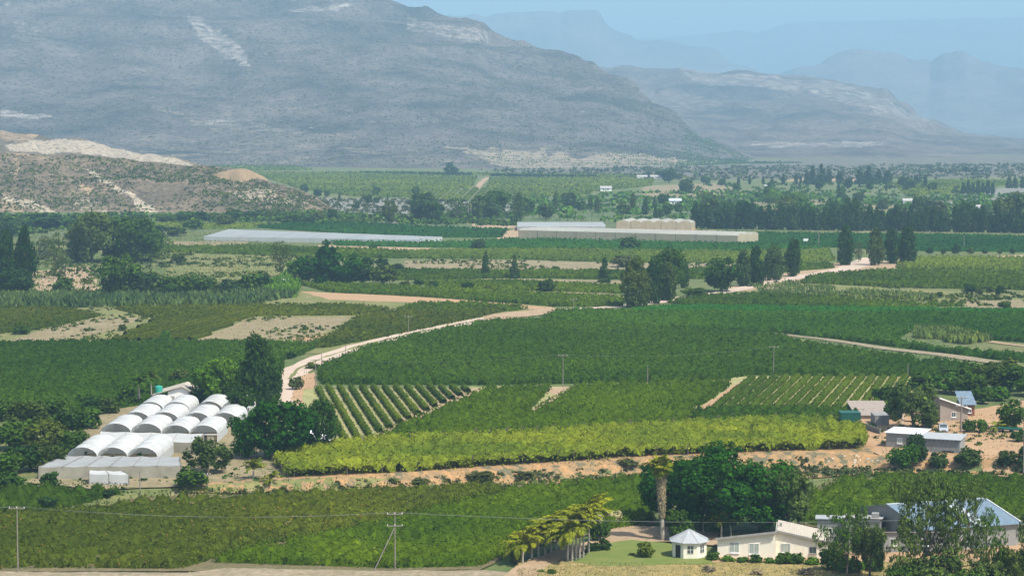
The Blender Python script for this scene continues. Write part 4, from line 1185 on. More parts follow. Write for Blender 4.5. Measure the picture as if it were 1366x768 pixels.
# --- the long windbreak
rgw = np.random.default_rng(12)
xs = np.arange(928, 1372, 9.6)
for k, x in enumerate(xs):
    yb = 305 + (x - 928) * .0135 * 1.0
    T('cypress', x + rgw.uniform(-1.5, 1.5), yb, rgw.uniform(25, 36), rgw.uniform(15, 21), ('t_dark', 't_dark', 't_blue')[k % 3], f'{nth(k)} tree from the left in the long dark windbreak', 'trees of the long windbreak', bark='bark_pale')
for k, (x, y, h, w, m) in enumerate(((948, 300, 38, 36, 't_gum'), (972, 302, 34, 30, 't_mid'), (990, 302, 36, 24, 't_dark'), (1005, 302, 30, 20, 't_dark'), (1048, 292, 34, 30, 't_gum'), (1110, 300, 34, 28, 't_mid'), (1135, 305, 44, 30, 't_dark'), (1225, 292, 34, 18, 't_gum'), (1250, 300, 34, 30, 't_grey'), (1290, 303, 38, 34, 't_mid'), (1340, 305, 44, 34, 't_gum'), (1362, 305, 52, 30, 't_blue'))):
    T('broad', x, y, h, w, m, f'{nth(k)} rounded tree from the left rising behind the long windbreak', 'rounded trees behind the windbreak')
# --- belts of trees in the far middle
belt = np.random.default_rng(21)
spec = [((548, 694), (290, 300), 14, (24, 40), ['gum', 'broad', 'cypress'], ['t_gum', 't_blue', 't_mid'], 'tree from the left in the grove left of the far net houses'),
        ((700, 930), (272, 293), 18, (13, 24), ['broad', 'broad', 'cypress'], ['t_gum', 't_mid', 't_blue'], 'tree from the left in the belt behind the far net houses'),
        ((940, 1366), (266, 294), 26, (15, 27), ['broad', 'gum', 'broad'], ['t_bright', 't_mid', 't_gum', 't_olive'], 'tree from the left in the mixed wood behind the windbreak'),
        ((930, 1250), (244, 256), 24, (9, 17), ['broad', 'cypress', 'broad'], ['t_blue', 't_dark', 't_mid'], 'tree from the left in the far belt below the spur'),
        ((400, 560), (258, 272), 14, (7, 14), ['broad', 'broad', 'conifer'], ['t_blue', 't_mid'], 'small tree from the left below the wide far vineyard')]
for (xr, yr, n, hr, kinds, ms, lab) in spec:
    xx = np.sort(belt.uniform(*xr, n))
    for k, x in enumerate(xx):
        h = belt.uniform(*hr); kd = kinds[belt.integers(len(kinds))]
        T(kd, x, belt.uniform(*yr), h, h * (.45 if kd in ('cypress', 'conifer') else belt.uniform(.75, 1.25)), ms[belt.integers(len(ms))], f'{nth(k)} {lab}', lab.split(' from the left ')[0] + 's ' + lab.split(' from the left ')[1])
T('broad', 520, 298, 32, 22, 't_olive', 'yellowish tree standing alone left of the grove')
T('bush', 443, 293, 15, 18, 't_dark', 'single dark tree on the grey scrubland')
T('bush', 475, 279, 9, 12, 't_blue', 'tiny bush in the middle of the grey scrubland')
T('broad', 602, 234, 14, 21, 't_dark', 'lone round tree on the far vineyard edge')
T('bush', 600, 203, 6, 13, 't_blue', 'tiny tree on the tan mountain foot', base=Vector((raydir(600., 202.) * 2960).tolist()[:2] + [3.0]))
for k, (x, h, w) in enumerate(((1076, 20, 12), (1084, 27, 13), (1096, 27, 14), (1106, 20, 12), (1120, 17, 12), (1146, 22, 16), (1158, 24, 18), (1172, 20, 16), (1184, 18, 14), (966, 10, 5), (985, 10, 5), (1000, 12, 5), (1018, 11, 5), (1030, 10, 5), (1045, 13, 6), (1062, 14, 6), (1205, 12, 8), (1222, 12, 10))):
    T('conifer' if h > 19 else 'cypress', x, 246, h, w, 't_dark' if k % 3 else 't_blue', f'{nth(k)} cypress of the far row below the rocky spur', 'far cypress row below the spur')
for k, x in enumerate(np.linspace(1285, 1324, 7)):
    T('cypress', x, 259, 15 + k % 2 * 3, 8, 't_blue', f'{nth(k)} cypress from the left on the grey ploughed slope', 'cypresses on the ploughed slope')
for k, x in enumerate((1346, 1354, 1364)):
    T('conifer', x, 251, 19 - k, 11, 't_blue', f'{nth(k)} dark conifer from the left at the right edge above the slope', 'conifers at the right edge')
for k, (x, y, h) in enumerate(((866, 236, 9), (878, 237, 10), (885, 238, 11), (892, 244, 19), (905, 240, 9), (915, 258, 20), (860, 236, 6), (1255, 231, 7), (1268, 231, 6), (1288, 230, 8), (1302, 231, 7))):
    T('broad', x, y, h, h * 1.1, 't_blue', f'{nth(k)} small hazy tree counted along the far plain', 'hazy trees on the far plain')
# dark clipped hedge lines on the far vineyard
for (x0, x1, y0, y1, lab) in ((480, 630, 232, 234, 'left of'), (655, 800, 235, 238, 'right of')):
    rgh = np.random.default_rng(x0)
    n = 900; t = rgh.uniform(0, 1, n)
    P = at(x0 + (x1 - x0) * t, y0 + (y1 - y0) * t); P[:, 2] += rgh.uniform(.1, 3.2, n); P[:, :2] += rgh.normal(0, .8, (n, 2))
    V, F = cards(P, rgh.normal(size=(n, 3)) + np.array([0, -.5, .5]), 2.2, .8, rgh)
    obj('hedge', mk('hedge', V, F, {'rnd': rgh.uniform(.1, .6, n)}), MATS['t_dark'], label=f'dark hedge line along the far vineyard {lab} the pale track', cat='hedge')

# --- left thicket below the tunnels and trees round them
th = np.random.default_rng(31)
pts = [(8, 560, 34, 60), (36, 572, 40, 64), (70, 566, 36, 60), (96, 580, 40, 54), (20, 600, 46, 70), (62, 604, 46, 66), (98, 606, 34, 50), (30, 628, 40, 64), (4, 636, 44, 60), (68, 628, 36, 50), (120, 572, 30, 40), (128, 548, 20, 40), (112, 540, 18, 36), (145, 552, 22, 34), (10, 652, 26, 48)]
for k, (x, y, h, w) in enumerate(pts):
    T('bush', x, y, h, w, ('t_mid', 't_olive', 't_mid', 't_dark')[k % 4], f'{nth(k)} bush counted from the top in the thicket left of the tunnels', 'bushes of the left thicket')
T('bush', 28, 446, 13, 28, 't_mid', 'round bush on the fallow strip at far left')
T('bush', 164, 442, 11, 14, 't_olive', 'small bush beside the pale fallow strip')
T('bush', 221, 458, 18, 18, 't_bright', 'bright green tuft bush on the low vine rows')
T('bush', 68, 650, 24, 30, 't_mid', 'bush at the left corner of the grey shade net')
T('bush', 256, 651, 30, 48, 't_mid', 'dense green bush at the right corner of the grey shade net')
T('pepper', 278, 632, 50, 70, 't_gum', 'grey green weeping tree right of the front tunnels')
T('broad', 372, 612, 84, 100, 't_ficus', 'large dark green spreading tree right of the tunnels')
T('broad', 424, 604, 76, 58, 't_mid', 'green tree at the edge of the striped vine block')
T('broad', 330, 612, 64, 56, 't_ficus', 'dark lower tree at the left foot of the large spreading tree')
T('broad', 287, 540, 66, 66, 't_bright', 'bright green round tree behind the tunnels')
T('cypress', 345, 545, 100, 64, 't_dark', 'tall dark brownish casuarina behind the tunnels')
T('broad', 322, 560, 50, 40, 't_dark', 'dark tree between bright green tree and tall casuarina')
T('bush', 262, 540, 26, 34, 't_dark', 'dark bush beside the small white house')
T('bush', 240, 512, 22, 30, 't_olive', 'olive bush behind the small white house')
T('bush', 170, 542, 24, 32, 't_mid', 'bush under the leaning palm by the tunnels')
T('bush', 416, 492, 10, 20, 't_olive', 'roadside bush at the top of the road bend')
T('bush', 395, 520, 20, 22, 't_grey', 'grey bush on the verge of the road bend')
T('bush', 388, 478, 10, 18, 't_dark', 'small dark bush on the left side of the road')
T('bush', 330, 478, 8, 18, 't_mid', 'small bush in the corner above the bright green tree')
# --- right farm
T('pepper', 1219, 574, 66, 84, 't_gum', 'big weeping pepper tree in front of the brown house')
T('bush', 1240, 571, 30, 30, 't_grey', 'greyish foliage at the right foot of the pepper tree')
T('bush', 1192, 560, 26, 30, 't_dark', 'dark shrub at the left foot of the pepper tree')
T('bush', 1178, 537, 24, 34, 't_mid', 'shrub at the end of the right striped rows')
for k, (x, y, h, w) in enumerate(((1232, 520, 26, 44), (1262, 524, 30, 50), (1290, 526, 34, 54), (1322, 520, 36, 60), (1352, 522, 38, 56), (1376, 528, 40, 50), (1300, 508, 26, 50), (1340, 505, 28, 56), (1268, 505, 18, 40), (1330, 534, 20, 40), (1308, 538, 22, 36))):
    T('bush', x, y, h, w, ('t_mid', 't_bright', 't_mid', 't_olive')[k % 4], f'{nth(k)} bush of the green thicket behind the brown house', 'bushes of the right thicket')
T('broad', 1350, 572, 42, 40, 't_mid', 'umbrella shaped tree on the sandy slope at the right edge')
T('broad', 1310, 578, 20, 16, 't_bright', 'small round tree with bare stem in the farmyard')
T('bush', 1293, 577, 20, 22, 't_mid', 'shrub beside the power pole in the farmyard')
T('bush', 1338, 572, 12, 14, 't_yellow', 'yellowish bush on the farmyard slope')
T('bush', 1360, 590, 18, 26, 't_mid', 'bush behind the green trough at the right edge')
T('bush', 1153, 572, 9, 14, 't_mid', 'low bush right of the green container, nearer one')
T('bush', 1163, 571, 8, 14, 't_bright', 'low bright bush right of the green container')
T('bush', 1206, 628, 42, 46, 't_bright', 'bright round bush in front of the long grey shed')
T('bush', 1222, 620, 44, 34, 't_blue', 'dark upright bush behind the bright round bush')
T('bush', 1252, 626, 26, 30, 't_gum', 'feathery low bush below the long grey shed')
T('bush', 1291, 622, 28, 40, 't_gum', 'round grey green bush right of the long grey shed')
T('bush', 1345, 620, 22, 30, 't_olive', 'olive bush on the stony bank near the right edge')
T('bush', 1370, 628, 36, 30, 't_mid', 'bush cut by the right edge on the stony bank')
T('bush', 700, 638, 12, 28, 't_grey', 'grey shrub on the earth bank, left of two')
T('bush', 838, 622, 12, 30, 't_grey', 'grey shrub on the earth bank near the big dark tree')
T('bush', 640, 640, 14, 40, 't_grey', 'grey leafless scrub in the middle of the earth bank')
T('bush', 560, 646, 10, 26, 't_grey', 'small grey scrub at the foot of the earth bank')
# --- foreground right
T('broad', 958, 712, 122, 150, 't_ficus', 'huge dark green tree behind the white house')
T('broad', 890, 700, 92, 84, 't_ficus', 'left shoulder of dark foliage beside the tall palm')
T('broad', 1015, 708, 104, 120, 't_ficus', 'dark rounded tree right of the huge dark tree')
T('pepper', 1050, 712, 86, 84, 't_gum', 'olive feathery tree right of the huge dark tree')
T('bush', 905, 722, 46, 44, 't_mid', 'green shrub between tall palm and round house')
T('bush', 800, 722, 36, 34, 't_mid', 'green shrub beside the palm row driveway')
T('bush', 790, 736, 15, 24, 't_dark', 'dark low bush at the corner of the lawn')
T('bush', 806, 735, 18, 20, 't_dark', 'dark clipped bush on the lawn edge')
T('bush', 860, 744, 24, 28, 't_yellow', 'light green bush on the lawn')
T('bush', 842, 742, 6, 12, 't_olive', 'tiny shrub on the lawn')
T('bush', 820, 700, 22, 32, 'flower', 'pale flowering oleander behind the driveway')
T('bush', 795, 704, 20, 26, 'flower', 'smaller pale flowering bush left of the oleander')
for k, (x, y, h, w) in enumerate(((952, 748, 14, 22), (972, 750, 11, 22), (990, 751, 10, 22), (1008, 752, 15, 20), (1026, 752, 10, 20), (1046, 753, 20, 26), (1064, 753, 18, 26), (1084, 754, 12, 24))):
    T('bush', x, y, h, w, ('t_mid', 't_bright', 't_mid')[k % 3], f'{nth(k)} hedge shrub from the left below the long white house', 'hedge shrubs below the long house')
T('bush', 1108, 762, 34, 40, 't_mid', 'leafy shrub in front of the narrow gum')
T('bush', 1135, 764, 24, 40, 't_bright', 'bright low shrub right of the narrow gum')
T('bush', 1165, 762, 22, 36, 't_bright', 'green low shrub left of the large gum')
T('gum', 1128, 772, 106, 80, 't_mid', 'narrow dark gum in front of the grey buildings')
T('pepper', 1160, 772, 74, 56, 't_gum', 'leafy feathery tree between the narrow gum and large gum')
T('gum', 1236, 790, 168, 140, 't_gum', 'large open gum tree in the right foreground', bark='bark')
T('gum', 1270, 788, 150, 90, 't_gum', 'second open gum tree leaning behind the large one', lean=(6, 0))
T('broad', 1250, 796, 62, 80, 't_gum', 'leafy low growth at the foot of the large gum')
T('broad', 1210, 796, 48, 60, 't_mid', 'leafy shrub tree left of the large gum foot')
T('gum', 1318, 790, 112, 58, 't_mid', 'pointed gum right of the large gum')
T('broad', 1320, 796, 52, 60, 't_gum', 'low leafy tree below the pointed gum')
T('broad', 1350, 794, 70, 50, 't_olive', 'olive leafy tree at the bottom right corner')
T('gum', 1372, 780, 96, 40, 't_dark', 'dark tree cut by the right edge in the foreground')
T('broad', 1290, 798, 44, 50, 't_mid', 'leafy low tree between the two gums')
for k, (x, y, h, w, m) in enumerate(((688, 752, 20, 20, 't_grey'), (736, 766, 8, 16, 't_mid'), (722, 764, 6, 12, 't_bright'), (946, 764, 12, 20, 'palm_dead'), (1010, 768, 10, 22, 'palm_dead'), (1075, 768, 12, 24, 'palm_dead'), (60, 674, 14, 34, 't_blue'), (145, 660, 9, 20, 't_blue'))):
    T('bush', x, y, h, w, m, ['small grey round bush at the left end of the palm rows', 'low green bush at the driveway mouth', 'tiny bright bush at the driveway mouth', 'dry brown bush below the round house', 'dry brown bush below the long house', 'dry brown bush near the narrow gum', 'blue green bush on the left trellised vineyard', 'small blue green bush under the shade net'][k])

# ------------------------------------------------------------ palms
def frond_mesh(seed, L=1.0, droop=.75, leaflets=24, ll=.21, spread=1.0):
    rg = np.random.default_rng(seed)
    t = np.linspace(0, 1, 12)
    ang = .95 - droop * 1.9 * t ** 1.3
    dx = np.cumsum(np.cos(ang)) / 12 * L; dz = np.cumsum(np.sin(ang)) / 12 * L
    axis_ = np.stack([dx, np.zeros(12), dz], -1)
    V, F = tube(axis_, np.linspace(.018, .004, 12) * L, 4)
    Vs, Fs = [V], [F]; o = len(V)
    for k in range(leaflets):
        u = .10 + .88 * k / leaflets
        p = np.array([np.interp(u, t, axis_[:, i]) for i in range(3)])
        tg = np.array([np.interp(min(1, u + .04), t, axis_[:, i]) for i in range(3)]) - p
        tg /= np.linalg.norm(tg) + 1e-9
        for sgn in (-1, 1):
            l = ll * L * math.sin(math.pi * (.15 + .8 * u)) * rg.uniform(.8, 1.15)
            d = tg * .75 + np.array([0, sgn * spread, 0]) + np.array([0, 0, -.25 + rg.normal(0, .2)])
            d /= np.linalg.norm(d)
            wv = tg * .034 * L
            m = p + d * l * .5 + np.array([0, 0, .02 * L]); e = p + d * l + np.array([0, 0, -.10 * l])
            Vs.append(np.array([p - wv * .5, m - wv, e, m + wv])); Fs.append(np.array([[0, 1, 2, 3]]) + o); o += 4
    V = np.concatenate(Vs); F = np.concatenate(Fs)
    me = mk('frond', V, F, {'rnd': np.clip(rg.normal(.5, .2, len(F)), 0, 1)})
    me.materials.append(MATS['palm'])
    return me

def fan_mesh(seed, n=18):
    rg = np.random.default_rng(seed)
    Vs, Fs = [], []
    V, F = tube([(0, 0, 0), (.3, 0, .05), (.55, 0, .02)], [.016, .014, .01], 4); Vs.append(V); Fs.append(F); o = len(V)
    for k in range(n):
        a = -1.9 + 3.8 * k / (n - 1)
        l = .5 * (.65 + .35 * math.cos(a * .7)) * rg.uniform(.9, 1.1)
        c = np.array([.5, 0, .02]); d = np.array([math.cos(a), math.sin(a), -.15 - .2 * rg.uniform()])
        sd_ = np.array([-math.sin(a), math.cos(a), 0]) * .045
        Vs.append(np.array([c, c + d * l * .55 + sd_, c + d * l + np.array([0, 0, -.12 * l]), c + d * l * .55 - sd_])); Fs.append(np.array([[0, 1, 2, 3]]) + o); o += 4
    V = np.concatenate(Vs); F = np.concatenate(Fs)
    me = mk('fan_frond', V, F, {'rnd': np.clip(rg.normal(.5, .2, len(F)), 0, 1)})
    me.materials.append(MATS['palm'])
    return me

FR = [frond_mesh(40 + k, 1.0, (.8, 1.0, .65)[k]) for k in range(3)]
FAN = [fan_mesh(50 + k) for k in range(2)]

def palm(px, py, trunk_px, frond_px, label, group=None, nfr=17, mat='palm', wind=.12, name='palm_tree', lean=0., rad=.13, base=None):
    p = A(px, py) if base is None else base; s = sc(p)
    H, L = trunk_px / s, frond_px / s
    rg = np.random.default_rng(int(px * 7 + py))
    lean = lean + rg.normal(0, .025); H = H * rg.uniform(.88, 1.12)
    e = empty(name, p, 0, label, 'palm', group)
    z = np.linspace(0, 1, 9)
    ax = np.stack([lean * H * z ** 1.6, 0 * z, z * H - .05], -1)
    V, F = tube(ax, rad * (1.25 - .35 * z) * (1 + .06 * np.sin(z * 60)), 9)
    obj('trunk', mk('trunk', V, F), MATS['bark_pale'], e)
    for k in range(nfr):
        a = k * 2.399 + rg.uniform(-.2, .2)
        f = obj('frond', FR[k % 3], MATS[mat], e)
        f.location = ax[-1]
        pit = -.55 + 1.3 * ((k * 7) % nfr) / nfr - (wind * math.cos(a)) * .5
        f.rotation_euler = (0, pit, a)
        f.scale = (L * rg.uniform(.85, 1.1),) * 3
    return e

PALM_L = [(697, 752, 34), (709, 747, 36), (718, 744, 38), (727, 741, 38), (735, 738, 38), (742, 735, 38), (749, 732, 36)]
for k, (x, y, h) in enumerate(PALM_L):
    palm(x, y, h * .84, 40, f'{nth(k)} feather palm from the front in the left driveway row', 'palms of the left driveway row', lean=.03)
PALM_R = [(757, 750, 50), (763, 748, 52), (768, 746, 55), (773, 744, 57), (778, 742, 60), (785, 739, 60)]
for k, (x, y, h) in enumerate(PALM_R):
    palm(x, y, h * .84, 47, f'{nth(k)} feather palm from the front in the right driveway row', 'palms of the right driveway row', lean=.02)
palm(186, 541, 30, 26, 'date palm behind the tunnels beside the green tank', nfr=22, lean=-.05, mat='t_mid', rad=.25)
palm(202, 532, 24, 18, 'small palm right behind the green tank', nfr=14, mat='t_olive')
palm(938, 712, 30, 26, 'blue green palm in front of the huge dark tree', nfr=16, mat='t_blue')
palm(962, 720, 20, 26, 'low palm left of the long white house', nfr=14, mat='palm')
palm(975, 716, 16, 22, 'low palm directly behind the long white house', nfr=14, mat='palm')
palm(338, 640, 14, 24, 'low palm at the left end of the earth bank', nfr=14, mat='palm')
palm(362, 646, 8, 18, 'small palm below the large spreading tree', nfr=17, mat='palm')
palm(1330, 578, 9, 14, 'tiny palm on the farmyard slope', nfr=10, mat='palm')

# the tall old fan palm with a skirt of dead leaves
p = A(884, 722); s = sc(p)
fp = empty('fan_palm', p, 0, 'tall fan palm with a shaggy skirt of dead leaves', 'palm')
H = 104 / s
z = np.linspace(0, 1, 14); ax = np.stack([-.35 * z, 0 * z, z * H], -1)
V, F = tube(ax - np.array([0, 0, .05]), .34 - .10 * z, 10)
obj('trunk', mk('trunk', V, F), MATS['bark_pale'], fp)
rg = np.random.default_rng(88)
n = 2600; u = rg.uniform(.36, .97, n); a = rg.uniform(0, 6.283, n)
rr = .36 + .48 * ((u - .36) / .6) ** .8 * rg.uniform(.35, 1, n)
P = np.stack([-.35 * u + rr * np.cos(a), rr * np.sin(a), u * H - rg.uniform(0, .6, n)], -1)
N = np.stack([np.cos(a), np.sin(a), rg.normal(.2, .4, n)], -1) + rg.normal(0, .4, (n, 3))
V, F = cards(P, N, rg.uniform(.35, .9, n), .3, rg, droop=(0, 0, -1.5))
obj('dead_leaf_skirt', mk('dead_leaf_skirt', V, F, {'rnd': np.clip(rg.normal(.5, .25, n), 0, 1)}), MATS['palm_dead'], fp, label='grey brown skirt of hanging dead leaves', kind='stuff')
for k in range(30):
    a = k * 2.399
    f = obj('frond', FAN[k % 2], MATS['palm'], fp)
    f.location = (-.35, 0, H - .1)
    f.rotation_euler = (rg.uniform(-.3, .3), -1.25 + 2.2 * (k / 30), a)
    f.scale = (2.15 * rg.uniform(.85, 1.1),) * 3

# ------------------------------------------------------------ buildings
def boxm(x0, x1, y0, y1, z0, z1):
    V = [(x, y, z) for z in (z0, z1) for y in (y0, y1) for x in (x0, x1)]
    F = [(0, 2, 3, 1), (4, 5, 7, 6), (0, 1, 5, 4), (2, 6, 7, 3), (0, 4, 6, 2), (1, 3, 7, 5)]
    return np.array(V, float), np.array(F)

def hexa(P8):
    """eight corners: bottom four then top four, both counter-clockwise"""
    F = [(3, 2, 1, 0), (4, 5, 6, 7), (0, 1, 5, 4), (1, 2, 6, 5), (2, 3, 7, 6), (3, 0, 4, 7)]
    return np.array(P8, float), np.array(F)

def part(name, parent, vf, mat, **t):
    return obj(name, mk(name, vf[0], vf[1], flat=True), MATS[mat], parent, **t)

def slab(c4, th):
    """a sheet through four points (counter-clockwise seen from above), thickness th downwards"""
    c4 = np.array(c4, float)
    return hexa(list(c4 - np.array([0, 0, th])) + list(c4))

def window(parent, x0, x1, z0, z1, y=0.0, axis='x', glass='glass', bars=1, sign=-1, frame='trim_white', name='window'):
    """frame proud of the wall, glass behind it, glazing bars as sub-parts"""
    w = .07
    def tr(vf):
        v = vf[0].copy()
        if axis == 'x':
            v[:, 1] = v[:, 1] * -sign + y
        else:
            v = np.stack([v[:, 1] * -sign + y, v[:, 0], v[:, 2]], -1)
        return v, vf[1]
    fr = joinm([boxm(x0 - w, x1 + w, -.05, .05, z0 - w, z0), boxm(x0 - w, x1 + w, -.05, .05, z1, z1 + w), boxm(x0 - w, x0, -.05, .05, z0, z1), boxm(x1, x1 + w, -.05, .05, z0, z1)])
    o = part(name, parent, tr(fr), frame)
    part('pane', o, tr(boxm(x0, x1, -.02, .04, z0, z1)), glass)
    for k in range(bars):
        xc = x0 + (x1 - x0) * (k + 1) / (bars + 1)
        part('glazing_bar', o, tr(boxm(xc - .025, xc + .025, -.04, -.015, z0, z1)), frame)
    part('sill', o, tr(boxm(x0 - .12, x1 + .12, -.14, .0, z0 - .17, z0 - w)), frame)
    return o

def site(name, label, cat, pa, pb, group=None):
    a, b = A(*pa), A(*pb)
    d = b - a
    e = empty(name, a, math.atan2(d.y, d.x), label, cat, group)
    return e, math.hypot(d.x, d.y)

# long white house: two wings under a roof whose ridge runs away from us
e, Lw = site('farmhouse', 'long cream white house with a low pitched roof', 'house', (957, 745), (1034, 747))
L1, dp = Lw, 9.0
part('wall', e, hexa([(0, 0, -.1), (L1, 0, -.1), (L1, dp, -.1), (0, dp, -.1), (0, 0, 2.85), (L1, 0, 3.95), (L1, dp, 2.3), (0, dp, 1.2)]), 'wall_cream')
x2, x3 = L1 + .02, L1 + 7.2
part('wall', e, hexa([(x2, 1.2, -.1), (x3, 1.2, -.1), (x3, dp, -.1), (x2, dp, -.1), (x2, 1.2, 3.85), (x3, 1.2, 2.55), (x3, dp, 2.55), (x2, dp, 3.85)]), 'wall_cream')
rf = part('roof', e, slab([(-.35, -.35, 3.00), (L1 + .2, -.35, 4.18), (L1 + .2, dp + .3, 2.42), (-.35, dp + .3, 1.24)], .10), 'roof_grey')
part('fascia', rf, hexa([(-.36, -.42, 2.66), (L1 + .2, -.42, 3.86), (L1 + .2, -.36, 3.86), (-.36, -.36, 2.66), (-.36, -.42, 2.95), (L1 + .2, -.42, 4.15), (L1 + .2, -.36, 4.15), (-.36, -.36, 2.95)]), 'trim')
rf = part('roof', e, slab([(L1 + .22, .85, 4.10), (x3 + .35, .85, 2.62), (x3 + .35, dp + .3, 2.62), (L1 + .22, dp + .3, 4.10)], .10), 'roof_beige')
part('fascia', rf, hexa([(L1 + .22, .77, 3.86), (x3 + .36, .77, 2.38), (x3 + .36, .83, 2.38), (L1 + .22, .83, 3.86), (L1 + .22, .77, 4.12), (x3 + .36, .77, 2.64), (x3 + .36, .83, 2.64), (L1 + .22, .83, 4.12)]), 'trim')
for i in range(9):
    part('rafter_end', rf, boxm(L1 - 1.3 + i * .17, L1 - 1.22 + i * .17, -.55, -.44, 3.62 + i * .027, 3.74 + i * .027), 'trim')
window(e, 1.75, 2.95, 1.0, 2.35, 0, glass='blind')
window(e, 4.45, 5.7, .9, 2.25, 0, glass='blind')
window(e, x2 + .75, x2 + 2.0, 1.0, 2.15, 1.2, glass='blind', bars=2)
window(e, x2 + 4.7, x2 + 5.6, .95, 1.75, 1.2, bars=1, frame='trim')
part('chimney', e, boxm(L1 + .5, L1 + .85, 4.4, 4.75, 3.7, 4.5), 'wall_grey')

# round white house (eight sided) with a pale blue-grey pointed roof
p = A(921, 747); s = sc(p)
e = empty('round_house', p + Vector((0, 2.4, 0)), R(22.5), 'small round white house with pointed pale grey roof', 'house')
def ngon(r, z, n=8):
    return [(r * math.cos(2 * math.pi * k / n), r * math.sin(2 * math.pi * k / n), z) for k in range(n)]
n = 8
V = np.array(ngon(2.55, -.1) + ngon(2.55, 2.45)); F = [(k, (k + 1) % n, n + (k + 1) % n, n + k) for k in range(n)]
part('wall', e, (V, np.array(F)), 'wall_cream')
V = np.array(ngon(2.57, -.12) + ngon(2.57, .22)); part('plinth', e, (V, np.array(F)), 'wall_grey')
V = np.array(ngon(2.95, 2.38) + ngon(2.95, 2.46) + ngon(.06, 3.95)); F2 = F + [(n + a, n + b, 2 * n + b, 2 * n + a) for a, b in [(k, (k + 1) % n) for k in range(n)]] + [tuple(), ]
F2 = [f for f in F2 if f]
rf = part('roof', e, (V, np.array(F2)), 'roof_slate')
for k in range(n):
    a = 2 * math.pi * k / n
    c, s_ = math.cos(a), math.sin(a)
    part('ridge_cap', rf, tube([(2.96 * c, 2.96 * s_, 2.48), (.05 * c, .05 * s_, 3.98)], [.05, .05], 5), 'roof_slate')
ap = 2.55 * math.cos(math.pi / n)
for k in (5, 6):
    a = 2 * math.pi * (k + .5) / n
    w = empty('window_holder', (0, 0, 0)); bpy.data.objects.remove(w)
    fr = joinm([boxm(-.42, .42, -.05, .05, .95, 1.03), boxm(-.42, .42, -.05, .05, 1.97, 2.05), boxm(-.42, -.35, -.05, .05, 1.03, 1.97), boxm(.35, .42, -.05, .05, 1.03, 1.97)])
    def rot(vf):
        v = vf[0]; r = a + math.pi / 2
        x = v[:, 0] * math.cos(r) - (v[:, 1] - ap) * math.sin(r); y = v[:, 0] * math.sin(r) + (v[:, 1] - ap) * math.cos(r)
        return np.stack([x, y, v[:, 2]], -1), vf[1]
    def rot(vf, a=a):
        v = vf[0]; r = a + math.pi / 2
        x = v[:, 0] * math.cos(r) - (v[:, 1] - ap) * math.sin(r); y = v[:, 0] * math.sin(r) + (v[:, 1] - ap) * math.cos(r)
        return np.stack([x, y, v[:, 2]], -1), vf[1]
    wo = part('window', e, rot(fr), 'trim')
    part('pane', wo, rot(boxm(-.35, .35, -.02, .04, 1.03, 1.97)), 'glass')
    part('glazing_bar', wo, rot(boxm(-.03, .03, -.045, -.015, 1.03, 1.97)), 'trim_white')
    part('glazing_bar', wo, rot(boxm(-.35, .35, -.045, -.02, 1.47, 1.52)), 'trim_white')
a = 2 * math.pi * 4.5 / n
part('door', e, rot(boxm(-.45, .45, -.04, .05, .0, 2.05), a), 'dark')

def shed(name, label, pa, pb, depth, hf, hb, wall, roof, cat='shed', over=.3, slope='y', hl=None, hr=None, windows=(), door=None, yoff=0.):
    e, L = site(name, label, cat, pa, pb)
    if slope == 'y':
        z = [hf, hf, hb, hb]
    else:
        z = [hl, hr, hr, hl]
    part('wall', e, hexa([(0, 0, -.15), (L, 0, -.15), (L, depth, -.15), (0, depth, -.15), (0, 0, z[0]), (L, 0, z[1]), (L, depth, z[2]), (0, depth, z[3])]), wall)
    o = over
    gx_ = (z[1] - z[0]) / L; gy_ = (z[3] - z[0]) / depth
    f = lambda x, y: z[0] + gx_ * x + gy_ * y + .12
    part('roof', e, slab([(-o, -o, f(-o, -o)), (L + o, -o, f(L + o, -o)), (L + o, depth + o, f(L + o, depth + o)), (-o, depth + o, f(-o, depth + o))], .09), roof)
    for (a, b, z0, z1, g) in windows:
        window(e, a, b, z0, z1, 0, glass=g, bars=1)
    if door:
        dr = part('door', e, boxm(door[0], door[1], -.05, .04, 0, door[2]), 'trim')
        part('handle', dr, boxm(door[1] - .2, door[1] - .12, -.1, -.05, .95, 1.05), 'steel')
    return e, L

# grey utility buildings behind the long house
shed('outbuilding', 'grey outbuilding with a flat pale blue roof behind the long house', (1090, 722), (1128, 723), 7, 3.3, 2.6, 'wall_grey', 'roof_slate', windows=[(1.2, 2.1, 1.2, 2.0, 'glass')])
e, L = shed('outbuilding', 'tall grey block with pale roof right of the long house', (1126, 724), (1174, 726), 7, 3.7, 3.0, 'wall_grey', 'roof_grey', windows=[(2.6, 3.6, 1.4, 2.4, 'glass')], door=(.6, 1.5, 2.1))
part('chimney_block', e, boxm(L - 1.3, L - .3, .5, 1.8, 3.6, 4.4), 'wall_grey')
e, L = shed('outbuilding', 'low grey wall of the shed behind the gum trees', (1178, 738), (1262, 738), 5, 3.0, 2.0, 'wall_grey', 'roof_grey', windows=[(1.0, 1.9, 1.2, 2.1, 'glass'), (5.5, 6.4, 1.2, 2.1, 'glass')])

